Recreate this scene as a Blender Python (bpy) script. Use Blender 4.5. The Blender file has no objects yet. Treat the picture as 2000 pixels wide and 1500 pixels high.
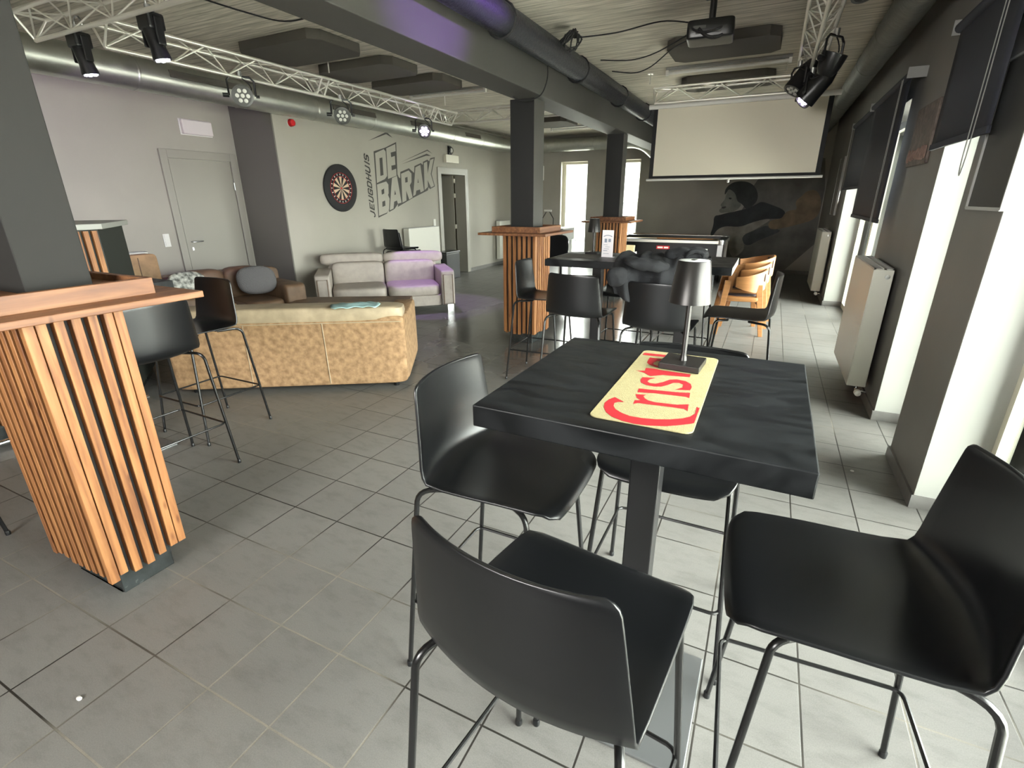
import bpy, bmesh, math, random
from mathutils import Vector, Matrix
random.seed(7)
S = bpy.context.scene
COL = S.collection
PI = math.pi

# ------------------------------------------------------------ camera
cam_d = bpy.data.cameras.new('camera'); cam = bpy.data.objects.new('camera', cam_d); COL.objects.link(cam)
R0 = Vector((0.8963798, 0.4432498, -0.0057222)); R1 = Vector((0.1487274, -0.3128802, -0.9380758)); R2 = Vector((-0.4175923, 0.8400212, -0.3463829))
m = Matrix.Identity(4)
for i in range(3):
    m[i][0] = R0[i]; m[i][1] = -R1[i]; m[i][2] = -R2[i]
m[2][3] = 1.554
cam.matrix_world = m
cam_d.sensor_fit = 'HORIZONTAL'; cam_d.sensor_width = 36.0; cam_d.lens = 36.0 * 975.16 / 2000.0
cam_d.clip_start = 0.02; cam_d.clip_end = 200
S.camera = cam

# ------------------------------------------------------------ world, exposure, light
S.view_settings.view_transform = 'Standard'; S.view_settings.look = 'None'
S.view_settings.gamma = 1.0; S.view_settings.use_curve_mapping = False
S.view_settings.exposure = 1.45
W = bpy.data.worlds.new('overcast_sky'); S.world = W; W.use_nodes = True
bg = W.node_tree.nodes['Background']; bg.inputs[0].default_value = (1.0, 0.985, 0.95, 1); bg.inputs[1].default_value = 15.0
try:
    S.cycles.max_bounces = 10; S.cycles.diffuse_bounces = 6; S.cycles.glossy_bounces = 4
    S.cycles.transparent_max_bounces = 12; S.cycles.sample_clamp_indirect = 8.0
    S.cycles.use_denoising = True; S.cycles.caustics_reflective = False; S.cycles.caustics_refractive = False
except Exception:
    pass
def portal(loc, rot, sx, sy):
    l = bpy.data.lights.new('window_daylight', 'AREA'); l.shape = 'RECTANGLE'; l.size = sx; l.size_y = sy
    l.cycles.is_portal = True
    o = bpy.data.objects.new('window_daylight', l); o.location = loc; o.rotation_euler = rot; COL.objects.link(o)
# right wall openings (light goes towards -x), far wall windows (towards -y), opening added behind the camera for fill light (towards +y)
portal((1.30, 7.30, 1.17), (0, PI/2, 0), 2.3, 3.25)
portal((1.30, 3.92, 1.17), (0, PI/2, 0), 2.3, 0.62)
portal((1.30, 1.55, 1.17), (0, PI/2, 0), 2.3, 2.9)
portal((-1.5, -2.5, 1.8), (PI/2, 0, 0), 1.8, 1.1)
portal((-4.53, 12.95, 1.3), (-PI/2, 0, 0), 0.7, 2.2)
portal((-3.25, 12.95, 1.3), (-PI/2, 0, 0), 0.7, 2.2)
def spot(loc, target, power, color, angle, blend=0.15, r=0.03):
    l = bpy.data.lights.new('stage_lamp_beam', 'SPOT'); l.energy = power; l.color = color; l.spot_size = math.radians(angle); l.spot_blend = blend; l.shadow_soft_size = r
    o = bpy.data.objects.new('stage_lamp_beam', l); o.location = loc
    d = Vector(target) - Vector(loc); o.rotation_euler = d.to_track_quat('-Z', 'Y').to_euler(); COL.objects.link(o)
VIO = (0.45, 0.2, 1.0)
spot((-4.62, 2.46, 2.22), (-6.9, 3.9, 1.7), 16, (0.6, 0.3, 1.0), 68)
spot((-4.28, 6.05, 2.38), (-4.4, 6.35, 0.5), 55, (0.62, 0.35, 1.0), 46, 0.1)
spot((0.02, 4.3, 2.5), (-2.18, 3.25, 2.78), 170, VIO, 26, 0.9)

# ------------------------------------------------------------ materials
def mat(name, col, rough=0.5, metal=0.0, spec=None, var=0.0, vscale=8.0, vstretch=(1, 1, 1), bump=0.0, bscale=60.0, emit=None, estr=0.0, rvar=0.0, coat=0.0, col2=None, detail=4, distort=0.0):
    mt = bpy.data.materials.new(name); mt.use_nodes = True; nt = mt.node_tree; b = nt.nodes['Principled BSDF']
    b.inputs['Base Color'].default_value = (*col, 1); b.inputs['Roughness'].default_value = rough; b.inputs['Metallic'].default_value = metal
    if spec is not None: b.inputs['Specular IOR Level'].default_value = spec
    if coat: b.inputs['Coat Weight'].default_value = coat
    if emit: b.inputs['Emission Color'].default_value = (*emit, 1); b.inputs['Emission Strength'].default_value = estr
    if var or bump or rvar:
        tc = nt.nodes.new('ShaderNodeTexCoord'); mp = nt.nodes.new('ShaderNodeMapping'); mp.inputs['Scale'].default_value = vstretch
        nt.links.new(tc.outputs['Object'], mp.inputs[0])
        n = nt.nodes.new('ShaderNodeTexNoise'); n.inputs['Scale'].default_value = vscale; n.inputs['Detail'].default_value = detail; n.inputs['Distortion'].default_value = distort
        nt.links.new(mp.outputs[0], n.inputs['Vector'])
        if var:
            r = nt.nodes.new('ShaderNodeValToRGB'); c2 = col2 or tuple(max(0, c * (1 - var)) for c in col); c1 = tuple(min(1, c * (1 + var * 0.6)) for c in col)
            r.color_ramp.elements[0].position = 0.35; r.color_ramp.elements[1].position = 0.65
            r.color_ramp.elements[0].color = (*c2, 1); r.color_ramp.elements[1].color = (*c1, 1)
            nt.links.new(n.outputs[0], r.inputs[0]); nt.links.new(r.outputs[0], b.inputs['Base Color'])
        if rvar:
            mr = nt.nodes.new('ShaderNodeMapRange'); mr.inputs[3].default_value = max(0.02, rough - rvar); mr.inputs[4].default_value = min(1, rough + rvar)
            mr.inputs[1].default_value = 0.3; mr.inputs[2].default_value = 0.7
            nt.links.new(n.outputs[0], mr.inputs[0]); nt.links.new(mr.outputs[0], b.inputs['Roughness'])
        if bump:
            n2 = nt.nodes.new('ShaderNodeTexNoise'); n2.inputs['Scale'].default_value = bscale; n2.inputs['Detail'].default_value = 3
            nt.links.new(mp.outputs[0], n2.inputs['Vector'])
            bp = nt.nodes.new('ShaderNodeBump'); bp.inputs['Strength'].default_value = bump; bp.inputs['Distance'].default_value = 0.01
            nt.links.new(n2.outputs[0], bp.inputs['Height']); nt.links.new(bp.outputs[0], b.inputs['Normal'])
    return mt
M = {}
M['wall_light'] = mat('light_grey_wall_paint', (0.39, 0.37, 0.32), 0.75, var=0.03, vscale=2, bump=0.03)
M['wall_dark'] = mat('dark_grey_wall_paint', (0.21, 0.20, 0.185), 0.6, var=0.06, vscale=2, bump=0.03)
M['near_column'] = mat('dark_grey_column_paint', (0.020, 0.019, 0.0175), 0.7, spec=0.3)  # column paint darkened to stand in for weaker window light on this column
M['wall_jog'] = mat('grey_return_paint', (0.155, 0.148, 0.128), 0.7)
M['black_paint'] = mat('black_column_paint', (0.012, 0.012, 0.012), 0.6)
M['wall_far'] = mat('grey_far_wall_paint', (0.36, 0.34, 0.30), 0.7, var=0.10, vscale=1.2, bump=0.03)
M['wall_mid'] = mat('grey_column_paint', (0.055, 0.053, 0.048), 0.6, var=0.05, vscale=3, bump=0.03)
M['white_paint'] = mat('white_reveal_paint', (0.36, 0.365, 0.335), 0.5)
M['frame_cream'] = mat('cream_window_frame', (0.78, 0.75, 0.63), 0.4)
M['door_grey'] = mat('pale_grey_door_paint', (0.33, 0.315, 0.27), 0.45)
M['baseboard'] = mat('grey_tile_skirting', (0.17, 0.165, 0.155), 0.4, var=0.1, vscale=20)
M['black_plastic'] = mat('black_satin_plastic', (0.005, 0.0054, 0.0062), 0.31, spec=0.55)
M['black_metal'] = mat('black_powder_coat', (0.010, 0.010, 0.011), 0.32, metal=0.1)
M['black_tube'] = mat('dark_steel_tube', (0.035, 0.035, 0.035), 0.25, metal=0.7)
M['black_matte'] = mat('black_matte', (0.012, 0.012, 0.013), 0.75)
M['black_fabric'] = mat('black_coat_fabric', (0.0065, 0.007, 0.009), 0.9, bump=0.3, bscale=250)
M['base_steel'] = mat('dark_steel_base', (0.22, 0.225, 0.23), 0.35, metal=0.7)
M['table_top'] = mat('black_wiped_laminate', (0.0085, 0.0095, 0.0105), 0.42, spec=0.2, var=0.5, vscale=3.5, vstretch=(1, 2.6, 1), rvar=0.12, distort=2.5, col2=(0.0045, 0.005, 0.0055))
M['steel'] = mat('brushed_steel', (0.55, 0.56, 0.56), 0.28, metal=1.0)
M['alu'] = mat('aluminium_truss', (0.85, 0.83, 0.76), 0.35, metal=0.7)
M['duct'] = mat('galvanised_duct', (0.50, 0.51, 0.47), 0.36, metal=0.9, var=0.06, vscale=9, rvar=0.03)
M['rad'] = mat('radiator_enamel', (0.70, 0.69, 0.62), 0.35)
M['rad_grille'] = mat('radiator_grille', (0.45, 0.45, 0.43), 0.4)
M['white_plastic'] = mat('white_plastic', (0.75, 0.74, 0.70), 0.4)
M['pinkwhite'] = mat('frosted_luminaire', (0.72, 0.66, 0.66), 0.35)
M['blind'] = mat('charcoal_blind_fabric', (0.030, 0.033, 0.046), 0.8, bump=0.05, bscale=300)
M['screen_white'] = mat('projection_screen_fabric', (0.84, 0.79, 0.65), 0.8)
M['panel_dark'] = mat('brown_black_acoustic_panel', (0.085, 0.078, 0.066), 0.9, bump=0.2, bscale=200)
M['purple_leather'] = mat('cream_lilac_leather', (0.40, 0.355, 0.315), 0.5, var=0.08, vscale=12, bump=0.25, bscale=25)
M['tan_leather'] = mat('worn_tan_suede', (0.345, 0.215, 0.112), 0.8, var=0.3, vscale=20, bump=0.2, bscale=40, col2=(0.225, 0.132, 0.064), detail=8)
M['tan_top'] = mat('pale_worn_leather', (0.42, 0.335, 0.225), 0.5, var=0.15, vscale=10)
M['brown_leather'] = mat('brown_leather', (0.16, 0.098, 0.058), 0.55, var=0.3, vscale=6, bump=0.2, bscale=30)
M['tan_panel'] = mat('tan_leather_panel', (0.30, 0.185, 0.09), 0.6, var=0.3, vscale=8)
M['grey_fur'] = mat('grey_plush', (0.15, 0.145, 0.15), 0.95, bump=1.0, bscale=120)
M['teal_cloth'] = mat('pale_teal_cloth', (0.33, 0.50, 0.50), 0.9, bump=0.3, bscale=60)
M['chair_wood'] = mat('orange_beech_wood', (0.36, 0.165, 0.058), 0.4, var=0.15, vscale=6, vstretch=(1, 1, 8))
M['seat_pad'] = mat('dark_purple_seat_pad', (0.05, 0.035, 0.04), 0.8)
M['cream_mat'] = mat('cream_rubber_mat', (0.33, 0.285, 0.145), 0.7, var=0.08, vscale=150, bump=0.3, bscale=400)
M['red_print'] = mat('red_print', (0.36, 0.010, 0.018), 0.6)
M['red_plastic'] = mat('red_plastic', (0.55, 0.01, 0.015), 0.4)
M['chrome'] = mat('chrome', (0.8, 0.8, 0.8), 0.12, metal=1.0)
M['decal_dark'] = mat('charcoal_wall_lettering', (0.060, 0.058, 0.052), 0.7)
M['concrete'] = mat('pale_concrete_paving', (0.50, 0.49, 0.45), 0.9, var=0.1)
M['fence_white'] = mat('pale_fence_paint', (0.055, 0.058, 0.055), 0.6)
M['house'] = mat('pale_render', (0.20, 0.20, 0.19), 0.8)
M['pinkbrick'] = mat('salmon_brick', (0.62, 0.28, 0.18), 0.8, var=0.2, vscale=20)
M['ochre_room'] = mat('ochre_room_paint', (0.32, 0.25, 0.13), 0.8)
M['led_white'] = mat('lit_white_led', (0.9, 0.9, 1), 0.3, emit=(0.85, 0.88, 1.0), estr=14)
M['led_violet'] = mat('lit_violet_led', (0.7, 0.6, 1), 0.3, emit=(0.75, 0.62, 1.0), estr=9)
M['led_off'] = mat('unlit_lamp_lens', (0.55, 0.55, 0.50), 0.3)
M['lamp_face'] = mat('grey_lamp_face', (0.06, 0.06, 0.055), 0.4)
M['slate'] = mat('grey_pool_cabinet', (0.30, 0.30, 0.29), 0.4)
M['cloth_beige'] = mat('beige_table_cloth', (0.50, 0.38, 0.22), 0.8)
M['green_dark'] = mat('dark_green_black_panel', (0.018, 0.022, 0.018), 0.6)
M['glossblack'] = mat('black_gloss_plinth', (0.03, 0.035, 0.035), 0.2, var=0.4, vscale=15, rvar=0.1)
M['paper'] = mat('printed_white_card', (0.80, 0.76, 0.80), 0.5)
M['ink'] = mat('grey_blue_ink', (0.25, 0.28, 0.36), 0.6)
M['cardyellow'] = mat('yellow_card', (0.72, 0.62, 0.34), 0.6)
M['plaque'] = mat('weathered_bronze_plaque', (0.13, 0.10, 0.085), 0.55, metal=0.3, var=0.4, vscale=25, bump=0.5, bscale=30)
M['plaque_hi'] = mat('worn_pink_lettering', (0.27, 0.17, 0.14), 0.6, var=0.3, vscale=30)
M['lamp_black'] = mat('lamp_black_metal', (0.028, 0.026, 0.025), 0.33, metal=0.6)
M['lamp_top'] = mat('frosted_lamp_top', (0.62, 0.64, 0.64), 0.5)

def glass_mat():
    mt = bpy.data.materials.new('window_glass'); mt.use_nodes = True; nt = mt.node_tree
    for n in list(nt.nodes):
        if n.type != 'OUTPUT_MATERIAL': nt.nodes.remove(n)
    out = [n for n in nt.nodes if n.type == 'OUTPUT_MATERIAL'][0]
    t = nt.nodes.new('ShaderNodeBsdfTransparent'); t.inputs[0].default_value = (0.93, 0.97, 0.95, 1)
    g = nt.nodes.new('ShaderNodeBsdfGlossy'); g.inputs['Roughness'].default_value = 0.02
    f = nt.nodes.new('ShaderNodeFresnel'); f.inputs[0].default_value = 1.3
    mx = nt.nodes.new('ShaderNodeMixShader')
    nt.links.new(f.outputs[0], mx.inputs[0]); nt.links.new(t.outputs[0], mx.inputs[1]); nt.links.new(g.outputs[0], mx.inputs[2]); nt.links.new(mx.outputs[0], out.inputs[0])
    return mt
M['glass'] = glass_mat()

def floor_mat():
    mt = bpy.data.materials.new('grey_stone_floor_tiles'); mt.use_nodes = True; nt = mt.node_tree; b = nt.nodes['Principled BSDF']; N = nt.nodes.new; Lk = nt.links.new
    tc = N('ShaderNodeTexCoord'); mp = N('ShaderNodeMapping'); mp.inputs['Location'].default_value = (2.082, -0.643, 0)
    Lk(tc.outputs['Object'], mp.inputs[0])
    br = N('ShaderNodeTexBrick'); br.offset = 0; br.squash = 1; br.inputs['Scale'].default_value = 1; br.inputs['Brick Width'].default_value = 0.3; br.inputs['Row Height'].default_value = 0.3
    br.inputs['Mortar Size'].default_value = 0.0038; br.inputs['Mortar Smooth'].default_value = 0.3; br.inputs['Bias'].default_value = 0
    br.inputs['Color1'].default_value = (0.155, 0.150, 0.141, 1); br.inputs['Color2'].default_value = (0.168, 0.163, 0.153, 1)
    Lk(mp.outputs[0], br.inputs['Vector'])
    # grout: mostly dark, in places pale
    n0 = N('ShaderNodeTexNoise'); n0.inputs['Scale'].default_value = 0.7; Lk(tc.outputs['Object'], n0.inputs['Vector'])
    gr = N('ShaderNodeValToRGB'); gr.color_ramp.elements[0].position = 0.52; gr.color_ramp.elements[1].position = 0.6
    gr.color_ramp.elements[0].color = (0.022, 0.020, 0.017, 1); gr.color_ramp.elements[1].color = (0.20, 0.185, 0.155, 1)
    Lk(n0.outputs[0], gr.inputs[0]); Lk(gr.outputs[0], br.inputs['Mortar'])
    n1 = N('ShaderNodeTexNoise'); n1.inputs['Scale'].default_value = 260; n1.inputs['Detail'].default_value = 2; Lk(tc.outputs['Object'], n1.inputs['Vector'])
    n2 = N('ShaderNodeTexNoise'); n2.inputs['Scale'].default_value = 7; n2.inputs['Detail'].default_value = 8; n2.inputs['Roughness'].default_value = 0.7
    mp2 = N('ShaderNodeMapping'); mp2.inputs['Scale'].default_value = (1.0, 2.4, 1); mp2.inputs['Rotation'].default_value = (0, 0, 0.25); Lk(tc.outputs['Object'], mp2.inputs[0]); Lk(mp2.outputs[0], n2.inputs['Vector'])
    r1 = N('ShaderNodeValToRGB'); r1.color_ramp.elements[0].position = 0.3; r1.color_ramp.elements[0].color = (0.88, 0.88, 0.88, 1); r1.color_ramp.elements[1].position = 0.7; r1.color_ramp.elements[1].color = (1.1, 1.1, 1.1, 1)
    Lk(n1.outputs[0], r1.inputs[0])
    r2 = N('ShaderNodeValToRGB'); r2.color_ramp.elements[0].position = 0.3; r2.color_ramp.elements[0].color = (0.80, 0.80, 0.79, 1); r2.color_ramp.elements[1].position = 0.52; r2.color_ramp.elements[1].color = (1.03, 1.03, 1.03, 1)
    Lk(n2.outputs[0], r2.inputs[0])
    m1 = N('ShaderNodeMixRGB'); m1.blend_type = 'MULTIPLY'; m1.inputs[0].default_value = 1; Lk(br.outputs['Color'], m1.inputs[1]); Lk(r1.outputs[0], m1.inputs[2])
    m2 = N('ShaderNodeMixRGB'); m2.blend_type = 'MULTIPLY'; m2.inputs[0].default_value = 1; Lk(m1.outputs[0], m2.inputs[1]); Lk(r2.outputs[0], m2.inputs[2])
    Lk(m2.outputs[0], b.inputs['Base Color'])
    # mopped, still wet patch in the middle of the room
    sx = N('ShaderNodeSeparateXYZ'); Lk(tc.outputs['Object'], sx.inputs[0])
    vd = N('ShaderNodeVectorMath'); vd.operation = 'DISTANCE'; mp3 = N('ShaderNodeMapping'); mp3.inputs['Location'].default_value = (1.2 * 2.4, -0.62 * 6.6, 0); mp3.inputs['Scale'].default_value = (1.2, 0.62, 0)
    Lk(tc.outputs['Object'], mp3.inputs[0]); Lk(mp3.outputs[0], vd.inputs[0]); vd.inputs[1].default_value = (0, 0, 0)
    nw = N('ShaderNodeTexNoise'); nw.inputs['Scale'].default_value = 1.4; nw.inputs['Detail'].default_value = 5; Lk(tc.outputs['Object'], nw.inputs['Vector'])
    ad = N('ShaderNodeMath'); ad.operation = 'MULTIPLY_ADD'; Lk(nw.outputs[0], ad.inputs[0]); ad.inputs[1].default_value = 1.4; Lk(vd.outputs['Value'], ad.inputs[2])
    wet = N('ShaderNodeMapRange'); wet.inputs[1].default_value = 2.0; wet.inputs[2].default_value = 2.9; wet.inputs[3].default_value = 1; wet.inputs[4].default_value = 0; Lk(ad.outputs[0], wet.inputs[0])
    rg = N('ShaderNodeMapRange'); rg.inputs[3].default_value = 0.46; rg.inputs[4].default_value = 0.16; Lk(wet.outputs[0], rg.inputs[0]); Lk(rg.outputs[0], b.inputs['Roughness'])
    dk = N('ShaderNodeMixRGB'); dk.blend_type = 'MULTIPLY'; Lk(wet.outputs[0], dk.inputs[0]); Lk(m2.outputs[0], dk.inputs[1]); dk.inputs[2].default_value = (0.5, 0.5, 0.5, 1); Lk(dk.outputs[0], b.inputs['Base Color'])
    bp = N('ShaderNodeBump'); bp.inputs['Strength'].default_value = 0.35; bp.inputs['Distance'].default_value = 0.003; inv = N('ShaderNodeMath'); inv.operation = 'SUBTRACT'; inv.inputs[0].default_value = 1; Lk(br.outputs['Fac'], inv.inputs[1])
    ad2 = N('ShaderNodeMath'); ad2.operation = 'MULTIPLY_ADD'; Lk(n2.outputs[0], ad2.inputs[0]); ad2.inputs[1].default_value = 0.35; Lk(inv.outputs[0], ad2.inputs[2])
    Lk(ad2.outputs[0], bp.inputs['Height']); Lk(bp.outputs[0], b.inputs['Normal'])
    return mt
M['floor'] = floor_mat()

def ceil_mat():
    mt = bpy.data.materials.new('streaked_fibre_ceiling'); mt.use_nodes = True; nt = mt.node_tree; b = nt.nodes['Principled BSDF']; N = nt.nodes.new; Lk = nt.links.new
    b.inputs['Roughness'].default_value = 0.9
    tc = N('ShaderNodeTexCoord'); mp = N('ShaderNodeMapping'); mp.inputs['Scale'].default_value = (1.6, 22, 1); Lk(tc.outputs['Object'], mp.inputs[0])
    n = N('ShaderNodeTexNoise'); n.inputs['Scale'].default_value = 2.2; n.inputs['Detail'].default_value = 6; Lk(mp.outputs[0], n.inputs['Vector'])
    r = N('ShaderNodeValToRGB'); r.color_ramp.elements[0].position = 0.35; r.color_ramp.elements[0].color = (0.46, 0.43, 0.36, 1); r.color_ramp.elements[1].position = 0.66; r.color_ramp.elements[1].color = (0.74, 0.69, 0.59, 1)
    Lk(n.outputs[0], r.inputs[0])
    w = N('ShaderNodeTexWave'); w.wave_type = 'BANDS'; w.bands_direction = 'Y'; w.inputs['Scale'].default_value = 2.6; w.inputs['Distortion'].default_value = 0.0; Lk(tc.outputs['Object'], w.inputs['Vector'])
    wr = N('ShaderNodeValToRGB'); wr.color_ramp.elements[0].position = 0.0; wr.color_ramp.elements[0].color = (0.68, 0.68, 0.66, 1); wr.color_ramp.elements[1].position = 0.06; wr.color_ramp.elements[1].color = (1, 1, 1, 1)
    Lk(w.outputs[0], wr.inputs[0])
    mx = N('ShaderNodeMixRGB'); mx.blend_type = 'MULTIPLY'; mx.inputs[0].default_value = 1; Lk(r.outputs[0], mx.inputs[1]); Lk(wr.outputs[0], mx.inputs[2])
    Lk(mx.outputs[0], b.inputs['Base Color'])
    bp = N('ShaderNodeBump'); bp.inputs['Strength'].default_value = 0.4; bp.inputs['Distance'].default_value = 0.01; Lk(n.outputs[0], bp.inputs['Height']); Lk(bp.outputs[0], b.inputs['Normal'])
    return mt
M['ceiling'] = ceil_mat()

def wood_mat(name, ca, cb, cc, axis_scale=(14, 14, 0.9)):
    mt = bpy.data.materials.new(name); mt.use_nodes = True; nt = mt.node_tree; b = nt.nodes['Principled BSDF']; N = nt.nodes.new; Lk = nt.links.new
    b.inputs['Roughness'].default_value = 0.5
    tc = N('ShaderNodeTexCoord'); mp = N('ShaderNodeMapping'); mp.inputs['Scale'].default_value = axis_scale; Lk(tc.outputs['Object'], mp.inputs[0])
    n = N('ShaderNodeTexNoise'); n.inputs['Scale'].default_value = 2.4; n.inputs['Detail'].default_value = 7; n.inputs['Distortion'].default_value = 0.6; Lk(mp.outputs[0], n.inputs['Vector'])
    r = N('ShaderNodeValToRGB'); e = r.color_ramp.elements; e[0].position = 0.3; e[0].color = (*ca, 1); e[1].position = 0.7; e[1].color = (*cc, 1); k = e.new(0.5); k.color = (*cb, 1)
    Lk(n.outputs[0], r.inputs[0])
    v = N('ShaderNodeTexVoronoi'); v.inputs['Scale'].default_value = 3.0; mp2 = N('ShaderNodeMapping'); mp2.inputs['Scale'].default_value = (5, 5, 1.6); Lk(tc.outputs['Object'], mp2.inputs[0]); Lk(mp2.outputs[0], v.inputs['Vector'])
    vr = N('ShaderNodeValToRGB'); vr.color_ramp.elements[0].position = 0.04; vr.color_ramp.elements[0].color = (0.35, 0.25, 0.2, 1); vr.color_ramp.elements[1].position = 0.14; vr.color_ramp.elements[1].color = (1, 1, 1, 1); Lk(v.outputs['Distance'], vr.inputs[0])
    mx = N('ShaderNodeMixRGB'); mx.blend_type = 'MULTIPLY'; mx.inputs[0].default_value = 0.8; Lk(r.outputs[0], mx.inputs[1]); Lk(vr.outputs[0], mx.inputs[2]); Lk(mx.outputs[0], b.inputs['Base Color'])
    bp = N('ShaderNodeBump'); bp.inputs['Strength'].default_value = 0.2; bp.inputs['Distance'].default_value = 0.004; Lk(n.outputs[0], bp.inputs['Height']); Lk(bp.outputs[0], b.inputs['Normal'])
    return mt
M['slat_wood'] = wood_mat('oiled_pine_slats', (0.17, 0.062, 0.022), (0.32, 0.135, 0.046), (0.44, 0.205, 0.075))
M['shelf_wood'] = wood_mat('oiled_pine_board', (0.13, 0.048, 0.021), (0.20, 0.082, 0.034), (0.28, 0.13, 0.055), (14, 1.0, 14))

# ------------------------------------------------------------ geometry helpers
SPLIT = {'side_panel', 'yoke_arm', 'bracket', 'joint_collar', 'foot', 'foot_cap', 'hinge', 'rail_trim', 'white_label', 'side_knob', 'end_holder', 'sticker', 'caster', 'rocker', 'piping', 'edge_frame', 'edge_strip', 'rail', 'printed_line', 'bottle_top', 'window_reveal', 'lower_trim', 'seat_rail', 'rocker', 'cable_bundle', 'relief_letter', 'seat_frame'}
class MB:
    def __init__(s): s.v = []; s.f = []; s.sm = []
    def add(s, vs, fs, smooth=False, T=None):
        b = len(s.v)
        for p in vs:
            p = Vector(p); s.v.append(tuple(T @ p) if T is not None else tuple(p))
        for f in fs: s.f.append(tuple(b + i for i in f)); s.sm.append(smooth)
        return s
    def box(s, x0, x1, y0, y1, z0, z1, T=None):
        vs = [(x, y, z) for z in (z0, z1) for y in (y0, y1) for x in (x0, x1)]
        return s.add(vs, [(0, 2, 3, 1), (4, 5, 7, 6), (0, 1, 5, 4), (2, 6, 7, 3), (0, 4, 6, 2), (1, 3, 7, 5)], False, T)
    def prism(s, pts, z0, z1, T=None):
        a = sum(pts[i][0] * pts[(i + 1) % len(pts)][1] - pts[(i + 1) % len(pts)][0] * pts[i][1] for i in range(len(pts)))
        if a < 0: pts = pts[::-1]
        n = len(pts)
        vs = [(p[0], p[1], z0) for p in pts] + [(p[0], p[1], z1) for p in pts]
        fs = [tuple(range(n))[::-1], tuple(range(n, 2 * n))] + [(i, (i + 1) % n, n + (i + 1) % n, n + i) for i in range(n)]
        return s.add(vs, fs, False, T)
    def tube(s, pts, r, seg=8, caps=True, T=None):
        pts = [Vector(p) for p in pts]; n = len(pts); vs = []; fs = []
        rr = r if isinstance(r, (list, tuple)) else [r] * n
        up = None
        for i, p in enumerate(pts):
            d = (pts[min(i + 1, n - 1)] - pts[max(i - 1, 0)]).normalized()
            if up is None:
                up = Vector((0, 0, 1)) if abs(d.z) < 0.9 else Vector((1, 0, 0))
            a = d.cross(up)
            if a.length < 1e-5: a = d.orthogonal()
            a.normalize(); bb = a.cross(d).normalized(); up = bb
            for k in range(seg):
                t = 2 * PI * k / seg; vs.append(p + (a * math.cos(t) + bb * math.sin(t)) * rr[i])
        for i in range(n - 1):
            for k in range(seg):
                fs.append((i * seg + k, i * seg + (k + 1) % seg, (i + 1) * seg + (k + 1) % seg, (i + 1) * seg + k))
        s.add(vs, fs, True, T)
        if caps:
            b = len(s.v) - len(vs)
            s.f.append(tuple(b + k for k in range(seg))[::-1]); s.sm.append(False)
            s.f.append(tuple(b + (n - 1) * seg + k for k in range(seg))); s.sm.append(False)
        return s
    def lathe(s, prof, seg=24, T=None, smooth=True, caps=True):
        vs = []; fs = []; n = len(prof)
        for r, z in prof:
            for k in range(seg):
                t = 2 * PI * k / seg; vs.append((r * math.cos(t), r * math.sin(t), z))
        for i in range(n - 1):
            for k in range(seg):
                fs.append((i * seg + k, i * seg + (k + 1) % seg, (i + 1) * seg + (k + 1) % seg, (i + 1) * seg + k))
        s.add(vs, fs, smooth, T)
        if caps:
            b = len(s.v) - len(vs)
            s.f.append(tuple(b + k for k in range(seg))[::-1]); s.sm.append(False)
            s.f.append(tuple(b + (n - 1) * seg + k for k in range(seg))); s.sm.append(False)
        return s
    def cushion(s, cx, cy, cz, sx, sy, sz, e=0.35, nu=20, nv=12, T=None):
        # superellipsoid: a soft box
        def sp(v, p): return math.copysign(abs(v) ** p, v)
        vs = []; fs = []
        for j in range(nv + 1):
            ph = -PI / 2 + PI * j / nv
            for i in range(nu):
                th = 2 * PI * i / nu + PI / nu
                vs.append((cx + sx / 2 * sp(math.cos(ph), e) * sp(math.cos(th), e), cy + sy / 2 * sp(math.cos(ph), e) * sp(math.sin(th), e), cz + sz / 2 * sp(math.sin(ph), e)))
        for j in range(nv):
            for i in range(nu):
                fs.append((j * nu + i, j * nu + (i + 1) % nu, (j + 1) * nu + (i + 1) % nu, (j + 1) * nu + i))
        return s.add(vs, fs, True, T)
    def comps(s):
        par = list(range(len(s.v)))
        def fd(a):
            while par[a] != a: par[a] = par[par[a]]; a = par[a]
            return a
        for f in s.f:
            r = fd(f[0])
            for q in f[1:]: par[fd(q)] = r
        g = {}
        for f, sm in zip(s.f, s.sm): g.setdefault(fd(f[0]), []).append((f, sm))
        # shapes whose boxes touch belong together (a knob on its rod)
        out = []
        for fl in g.values():
            ids = sorted({i for f, _ in fl for i in f}); mp = {i: k for k, i in enumerate(ids)}
            m2 = MB(); m2.v = [s.v[i] for i in ids]; m2.f = [tuple(mp[i] for i in f) for f, _ in fl]; m2.sm = [q for _, q in fl]
            m2.lo = [min(v[k] for v in m2.v) - 0.002 for k in range(3)]; m2.hi = [max(v[k] for v in m2.v) + 0.002 for k in range(3)]
            out.append(m2)
        ch = True
        while ch:
            ch = False
            for i in range(len(out)):
                for j in range(i + 1, len(out)):
                    a, b = out[i], out[j]
                    if all(a.lo[k] <= b.hi[k] and b.lo[k] <= a.hi[k] for k in range(3)):
                        n = len(a.v); a.v += b.v; a.f += [tuple(n + q for q in f) for f in b.f]; a.sm += b.sm
                        a.lo = [min(a.lo[k], b.lo[k]) for k in range(3)]; a.hi = [max(a.hi[k], b.hi[k]) for k in range(3)]
                        del out[j]; ch = True; break
                if ch: break
        return out
    def each(s, name, material, parent=None, bevel=0.0, bseg=2):
        o = None
        for c in s.comps(): o = c.build(name, material, parent, bevel, bseg)
        return o
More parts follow.
